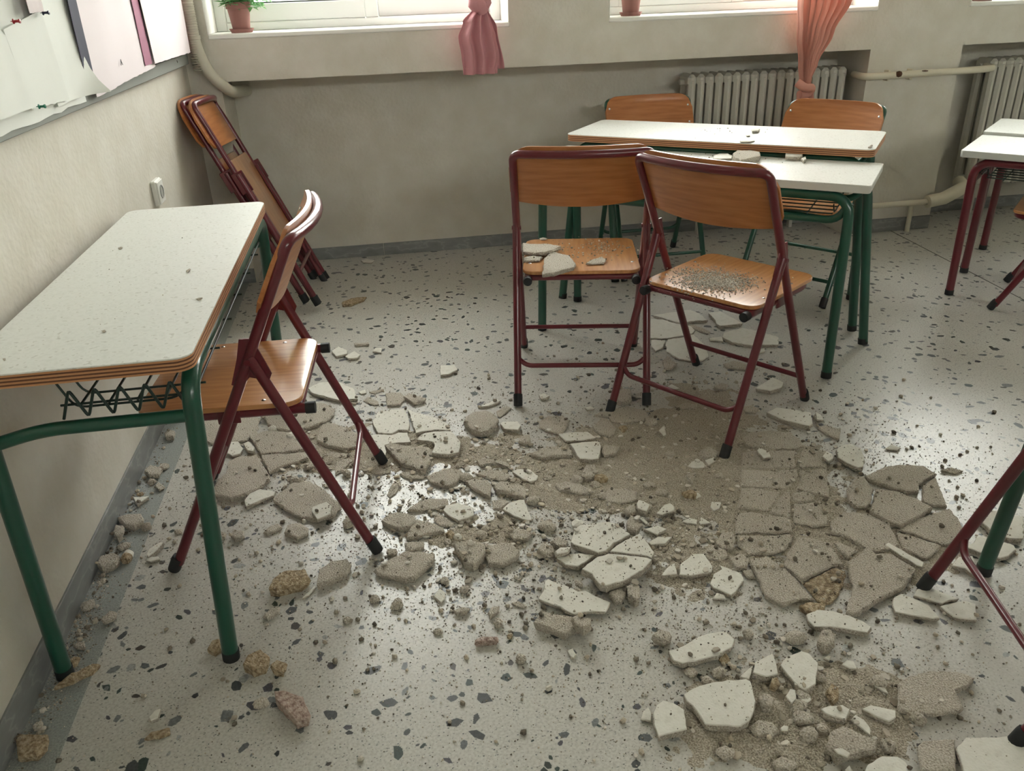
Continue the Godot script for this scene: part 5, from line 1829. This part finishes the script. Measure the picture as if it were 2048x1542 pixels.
	piece("W", [1027,-2997,1089,-3004,1194,-3017,1214,-2962,1219,-2891,1150,-2897,1113,-2885,1081,-2919], 0, 14, "rear left white slab of the group under the aslant chair's seat")
	piece("W", [1250,-2959,1303,-2962,1338,-2823,1294,-2819,1243,-2821,1237,-2843,1248,-2882], 0, 16, "rear right white slab of the group under the aslant chair's seat")
	piece("W", [962,-2925,1011,-2966,1050,-2951,1091,-2892,1136,-2860,1138,-2814,1115,-2784,1080,-2771,1007,-2763,949,-2777,928,-2790], 0, 10, "big white slab seen behind the crossing legs of the two open chairs, rear part")
	piece("W", [1004,-2748,1077,-2759,1116,-2774,1119,-2732,1121,-2646,1097,-2565,1062,-2540,1027,-2543,987,-2570,965,-2646,983,-2707], 0, 10, "big white slab at the far left foot of the aslant chair, front part")
	piece("W", [944,-2761,993,-2740,964,-2684,927,-2658,925,-2702], 0, 10, "small white slab left of the one at the aslant chair's far left foot")
	piece("W", [1212,-2720,1233,-2754,1320,-2783,1361,-2743,1412,-2666,1382,-2599,1283,-2618,1228,-2659], 0, 14, "long white slab behind the near right leg of the aslant chair")
	piece("W", [1164,-2728,1216,-2729,1203,-2688,1161,-2711], 0, 9, "little white chip left of the long slab under the aslant chair")
	piece("W", [1148,-2275,1238,-2340,1256,-2295,1234,-2264,1186,-2246], 0, 16, "cream wedge on bare floor under the front stretcher of the aslant chair")
	piece("W", [876,-2371,895,-2384,908,-2349,879,-2346], 0, 7, "small pale flake left of the aslant chair's near leg under the stretcher")
	piece("W", [1257,-2076,1264,-2057,1255,-2023,1238,-2032], 9, 8, "small pale chip beyond the right end of the long white slab by the aslant chair")
	piece("W", [743,-2066,763,-2087,757,-2039,746,-2032], 8, 12, "upright little white chip in the sandy rubble left of the aslant chair's nearest foot")
	piece("W", [1284,-2572,1325,-2592,1315,-2566,1283,-2557], 0, 9, "little white chip in front of the long slab under the aslant chair")
	piece("W", [1110,-2107,1152,-2129,1186,-2110,1240,-2075,1211,-2008,1195,-1997,1167,-2024,1137,-2052,1117,-2090], 0, 18, "long white slab beside the far right foot of the aslant chair")
	piece("W", [979,-1891,994,-1905,1009,-1875,1002,-1850,979,-1848], 9, 12, "small white chip on the cracked sheet right of the aslant chair's nearest foot")
	piece("W", [1201,-1848,1228,-1868,1259,-1870,1270,-1838,1256,-1795,1226,-1749,1210,-1748,1193,-1778,1186,-1810], 4, 16, "single oval white slab at the rear of the cracked area")
	piece("W", [1143,-1822,1169,-1845,1178,-1829,1167,-1804,1146,-1794], 9, 12, "small pale chip left of the single oval white slab")
	piece("W", [1093,-1425,1106,-1431,1143,-1345,1130,-1332,1122,-1341], 0, 16, "long white stick of plaster pointing at the foot of the nearest chair")
	piece("W", [1385,-1500,1431,-1501,1486,-1457,1426,-1382,1395,-1388,1375,-1419,1373,-1489], 0, 16, "white slab at the right edge behind the green desk leg")
	piece("W", [1275,-1381,1304,-1393,1326,-1412,1358,-1402,1388,-1364,1383,-1350,1350,-1332,1323,-1328,1298,-1352], 0, 14, "white slab behind the right green desk leg, second from the edge")
	piece("W", [1238,-1354,1271,-1351,1259,-1324,1242,-1291,1231,-1284,1225,-1313,1204,-1329], 0, 12, "cream slab between the nearest chair's leg and the green desk leg")
	piece("W", [1061,-1255,1079,-1272,1111,-1274,1127,-1251,1149,-1226,1126,-1226,1105,-1219,1083,-1238], 0, 10, "rear one of three white slabs in front of the nearest chair's far foot")
	piece("W", [996,-1232,1012,-1255,1036,-1264,1060,-1235,1071,-1217,1070,-1179,1054,-1179,1026,-1193,990,-1213], 0, 12, "left one of three white slabs in front of the nearest chair's far foot")
	piece("W", [1092,-1210,1118,-1213,1152,-1217,1171,-1202,1142,-1158,1121,-1164,1100,-1176], 0, 12, "right one of three white slabs in front of the nearest chair's far foot")
	piece("W", [799,-1239,826,-1247,859,-1237,885,-1217,904,-1197,912,-1177,896,-1164,861,-1181,828,-1195,798,-1201,793,-1221], 0, 16, "long pointed white slab in front of the cracked area")
	piece("R", [778,-1153,800,-1177,816,-1176,820,-1160,807,-1139,782,-1133], 0, 30, "grey chunk in front of the long pointed white slab")
	piece("W", [474,-1189,508,-1197,535,-1211,571,-1221,609,-1218,618,-1196,604,-1175,570,-1159,526,-1154,491,-1152,475,-1163], 4, 16, "near white slab with a cracked rear corner, shaped like a shoe sole")
	piece("W", [636,-1375,656,-1406,682,-1419,682,-1433,702,-1414,719,-1393,715,-1371,681,-1338,667,-1330,654,-1344,638,-1361], 0, 14, "white slab with a spur, right of the speckled one")
	piece("W", [625,-1333,641,-1349,655,-1339,654,-1325], 0, 9, "tiny white wedge below the white slab with a spur")
	piece("W", [751,-1667,764,-1690,787,-1681,771,-1656,754,-1650], 0, 9, "small pale chip on the sandy rubble left of the long crack")
	piece("W", [764,-1870,784,-1892,804,-1896,814,-1881,812,-1851,775,-1857], 0, 9, "white chip with a hole, in front of the aslant chair's nearest foot")
	piece("W", [1353,-1844,1383,-1862,1397,-1839,1381,-1829], 0, 7, "pale flake lying alone behind the upper rough slab")
	piece("W", [564,-1706,573,-1719,584,-1710,595,-1691,578,-1666,559,-1682], 0, 22, "cubic white chip, left one of two above the biggest white slab")
	piece("W", [601,-1656,632,-1688,651,-1693,657,-1675,649,-1660,614,-1648], 8, 10, "smooth white shell-like chip, right one of two above the biggest white slab")
	piece("R", [529,-1693,546,-1711,560,-1712,552,-1676,530,-1673], 0, 18, "grey block left of the cubic white chip")
	piece("R", [511,-1623,532,-1655,546,-1640,542,-1604,527,-1592,512,-1603], 0, 24, "round grey lump between the cubic chip and the biggest white slab")
	piece("W", [556,-1654,566,-1659,571,-1631,565,-1629], 0, 10, "short white stick below the cubic white chip")
	piece("W", [553,-1605,590,-1613,608,-1596,578,-1578], 0, 12, "tilted white chip right behind the biggest white slab")
	piece("W", [548,-1553,577,-1570,610,-1560,585,-1540,551,-1543], 0, 12, "greyish white slab touching the right side of the biggest white slab")
	piece("W", [660,-1626,682,-1637,699,-1625,691,-1608,670,-1617], 0, 6, "thin curved white shard in the middle of the rubble")
	piece("W", [700,-1612,712,-1632,728,-1603,701,-1603], 0, 7, "pointed white shard right of the thin curved one")
	piece("W", [821,-1886,851,-1895,852,-1878,822,-1862], 0, 12, "greyish chip touching the aslant chair's nearest rubber foot")
	piece("R", [743,-1829,776,-1836,748,-1784,743,-1785], 0, 9, "pointed tan shard below the white chip with a hole")
	piece("W", [538,-1426,559,-1449,582,-1461,575,-1423,542,-1423], 0, 14, "white wedge left of the speckled white slab")
	piece("W", [579,-1420,594,-1455,634,-1485,662,-1480,664,-1432,655,-1414,603,-1411], 0, 14, "speckled white slab right of the biggest broken slab")
	piece("W", [463,-1071,487,-1083,519,-1089,560,-1090,595,-1085,601,-1078,597,-1063,590,-1031,577,-1010,559,-991,539,-982,517,-988,478,-999,474,-1030,464,-1056], 6, 18, "biggest near white slab, heart-shaped, in the lower right")
	piece("W", [616,-1101,632,-1127,649,-1132,675,-1140,672,-1120,662,-1088,637,-1086], 0, 22, "upright white slab behind the heart-shaped one")
	piece("W", [592,-1108,631,-1131,618,-1110,608,-1099], 0, 8, "small white triangle at the rear of the heart-shaped slab")
	piece("W", [678,-1111,701,-1129,736,-1138,748,-1129,753,-1102,733,-1071,722,-1052,696,-1041,689,-1050,682,-1076], 0, 20, "kite-shaped white slab with a dark pit, right of the upright one")
	piece("W", [651,-1033,668,-1049,676,-1044,667,-1023,654,-1015], 0, 22, "rounded white chip below the kite-shaped slab")
	piece("W", [679,-1033,693,-1039,699,-1022,687,-1016,680,-1019], 0, 16, "small white chip right of the rounded one below the kite-shaped slab")
	piece("W", [701,-993,718,-997,745,-994,753,-982,733,-962,714,-973,704,-982], 0, 22, "thick white slab above the tan rubble, lower right")
	piece("W", [779,-984,798,-989,818,-979,837,-968,829,-954,812,-948,796,-963], 0, 16, "pale slab between the thick white one and the broad rough one")
	piece("W", [748,-968,762,-977,772,-963,773,-944,764,-929,756,-949], 0, 12, "white strip lying in front of the pale slab")
	piece("W", [801,-1096,817,-1105,829,-1099,825,-1080,812,-1084], 0, 12, "small white slab on bare floor above the near chips")
	piece("W", [836,-1051,844,-1049,854,-1027,852,-1014,845,-1020,836,-1038], 0, 9, "narrow white splinter on bare floor in the lower right")
	piece("W", [896,-875,922,-889,983,-879,1025,-875,1018,-849,981,-803,872,-823], 0, 18, "large white slab in the lower right corner of the picture")
	piece("W", [722,-869,756,-881,783,-874,790,-863,789,-839,707,-854], 0, 18, "white slab at the bottom edge below the thick grey one")
	piece("W", [681,-870,694,-877,694,-859,679,-859], 0, 14, "small white wedge at the bottom edge")
	piece("W", [672,-897,687,-897,696,-883,687,-877,674,-888], 24, 12, "small pale slab under the thick grey one at the bottom edge")
	piece("W", [613,-974,622,-979,630,-975,625,-967,613,-969], 0, 12, "tiny white pebble left of the thick grey slab")
	piece("W", [778,-1122,790,-1127,795,-1123,785,-1114], 0, 9, "tiny white chip right of the kite-shaped slab")
	piece("W", [395,-1046,408,-1063,423,-1071,441,-1060,454,-1042,444,-999,419,-997,388,-994,388,-1020], 0, 18, "pentagonal near white slab left of the heart-shaped one")
	piece("W", [-280,-1840,-279,-1858,-242,-1876,-229,-1855,-230,-1818,-263,-1798], 14, 12, "white chip lying on the right end of the scored grey slab")
	piece("W", [-468,-1948,-459,-1978,-431,-1997,-388,-1973,-392,-1957,-425,-1940,-460,-1917], 0, 14, "white slab leaning between the thick and the scored grey slabs")
	piece("W", [-571,-2246,-564,-2293,-531,-2291,-510,-2241,-516,-2214,-537,-2205], 0, 12, "white chip behind the front stretcher of the chair at the left desk")
	piece("W", [-512,-2266,-498,-2276,-474,-2236,-476,-2214,-494,-2223], 0, 16, "small white chip left of the cracked grey slab under the chair")
	piece("W", [-778,-2029,-734,-2025,-757,-1989], 0, 14, "white triangle on the border strip by the left skirting")
	piece("W", [-676,-1746,-676,-1772,-654,-1794,-646,-1792,-656,-1762,-670,-1740], 0, 16, "long cream splinter left of the chair's front foot")
	piece("W", [-676,-1734,-675,-1745,-649,-1743,-644,-1734,-664,-1727], 0, 10, "short cream splinter in front of the long one by the chair's front foot")
	piece("W", [-284,-1518,-258,-1556,-255,-1550,-271,-1525], 0, 8, "thin white splinter below the tan fibrous block")
	piece("W", [-552,-1221,-543,-1238,-535,-1240,-535,-1218,-547,-1213], 0, 12, "small pale chip in the near left foreground")


# pieces that lie on desks and seats: centre, size (along, thick, across) in metres
func bit(kind: String, at: Vector3, size: Vector3, turn: float, label: String, sd: int) -> void:
	var r := RandomNumberGenerator.new()
	r.seed = sd
	var n := 7
	var arr := []
	for k in n:
		var a := TAU * (k + r.randf_range(-0.25, 0.25)) / n
		var d := Vector2(cos(a) * size.x, sin(a) * size.z).rotated(-turn) * r.randf_range(0.82, 1.12) * 500.0
		arr.append(int(at.x * 1000.0 + d.x))
		arr.append(int(at.z * 1000.0 + d.y))
	piece(kind, arr, int(at.y * 1000.0), int(size.y * 1000.0), label)


func table_pieces() -> void:
	piece("R", [447,-2716,485,-2701,541,-2685,568,-2642,537,-2615,501,-2590,459,-2602,432,-2618], 430, 12, "rear pale slab on the seat of the left open chair, uppermost of three")
	piece("R", [430,-2596,458,-2601,490,-2584,474,-2551,424,-2561], 422, 8, "small layered plaster piece at the left rear corner of the left open chair's seat")
	piece("R", [494,-2567,532,-2616,577,-2569,577,-2463,566,-2435,491,-2395,452,-2390,471,-2460], 422, 13, "big pitted slab jutting over the rear edge of the left open chair's seat")
	piece("R", [615,-2480,647,-2520,681,-2536,691,-2508,674,-2472,640,-2473], 422, 7, "small grey flake alone in the middle of the left open chair's seat")
	piece("R", [524,-2816,539,-2821,551,-2803,542,-2794,526,-2798], 422, 5, "tiny tan flake at the front left of the left open chair's seat")
	piece("R", [1249,-2851,1296,-2920,1307,-2903,1333,-2894,1352,-2851,1326,-2789,1280,-2759,1229,-2732,1227,-2778], 650, 24, "pitted grey plaster lump on the front middle desk")
	piece("W", [1199,-2906,1235,-2942,1265,-2931,1262,-2884,1243,-2844,1202,-2847,1180,-2854], 650, 9, "flat white chip left of the pitted lump on the front middle desk")
	piece("W", [1445,-2834,1501,-2814,1472,-2766,1441,-2765,1420,-2784], 650, 17, "white brick-shaped chip towards the right of the front middle desk")
	piece("W", [1461,-2746,1489,-2771,1473,-2731,1452,-2710], 650, 13, "tiny white nub right of the brick-shaped chip on the front middle desk")
	piece("W", [1443,-3135,1481,-3143,1455,-3098,1431,-3098], 696, 10, "white chip at the far edge of the rear middle desk")
	piece("W", [1385,-3052,1400,-3053,1390,-3028,1378,-3030], 696, 5, "tiny white crumb in the middle of the rear middle desk")
	piece("W", [1316,-2947,1343,-2950,1363,-2923,1336,-2907,1306,-2918], 696, 5, "thin white flake near the front edge of the rear middle desk")
	piece("R", [1669,-2678,1692,-2697,1693,-2690,1673,-2669], 696, 7, "grey crumb in the front right corner of the rear middle desk")
	piece("R", [-467,-1866,-462,-1877,-457,-1869,-461,-1852], 690, 5, "grey crumb in the middle of the near left desk top")
	piece("R", [-411,-1664,-403,-1669,-396,-1663,-402,-1654], 690, 4, "small flat crumb near the right edge of the near left desk top")
	piece("R", [-677,-2105,-668,-2110,-664,-2101,-670,-2095], 690, 4, "thin crumb towards the wall on the near left desk top")
	piece("R", [-554,-1521,-550,-1524,-546,-1517,-549,-1513], 690, 4, "dark crumb near the front of the near left desk top")
	piece("R", [-693,-1424,-689,-1425,-685,-1417,-688,-1415], 690, 4, "dark crumb at the front left corner of the near left desk top")
	# crumbs on the tops and seats
	grains("seat_grit", "grey plaster grit heaped on the seat of the aslant chair", 5200, 0.0004, 0.0034, 90, [[0.925, -2.235, 0.050, 0.050, 5, 0.4215], [0.985, -2.200, 0.045, 0.035, 4, 0.4215], [0.955, -2.28, 0.05, 0.05, 2, 0.4215]], false, 0.45)
	grains("seat_grit", "sparse plaster crumbs on the seat of the left open chair", 420, 0.0006, 0.0040, 91, [[0.66, -2.62, 0.075, 0.07, 5, 0.4215], [0.73, -2.66, 0.03, 0.06, 3, 0.4215], [0.56, -2.70, 0.04, 0.03, 1, 0.4215]], false, 0.3)
	grains("desk_crumbs", "few tiny crumbs of plaster on the near left desk top", 26, 0.0005, 0.0018, 92, [[-0.56, -1.85, 0.08, 0.26, 5, 0.6905]], false)
	grains("desk_crumbs", "fine plaster dust and crumbs on the front middle desk top", 140, 0.0006, 0.0030, 93, [[1.12, -2.90, 0.06, 0.06, 5, 0.6505], [1.20, -2.80, 0.10, 0.06, 3, 0.6505]], false)
	grains("desk_crumbs", "few plaster crumbs on the rear middle desk top", 50, 0.0006, 0.0030, 94, [[1.36, -3.17, 0.10, 0.07, 5, 0.6955]], false)
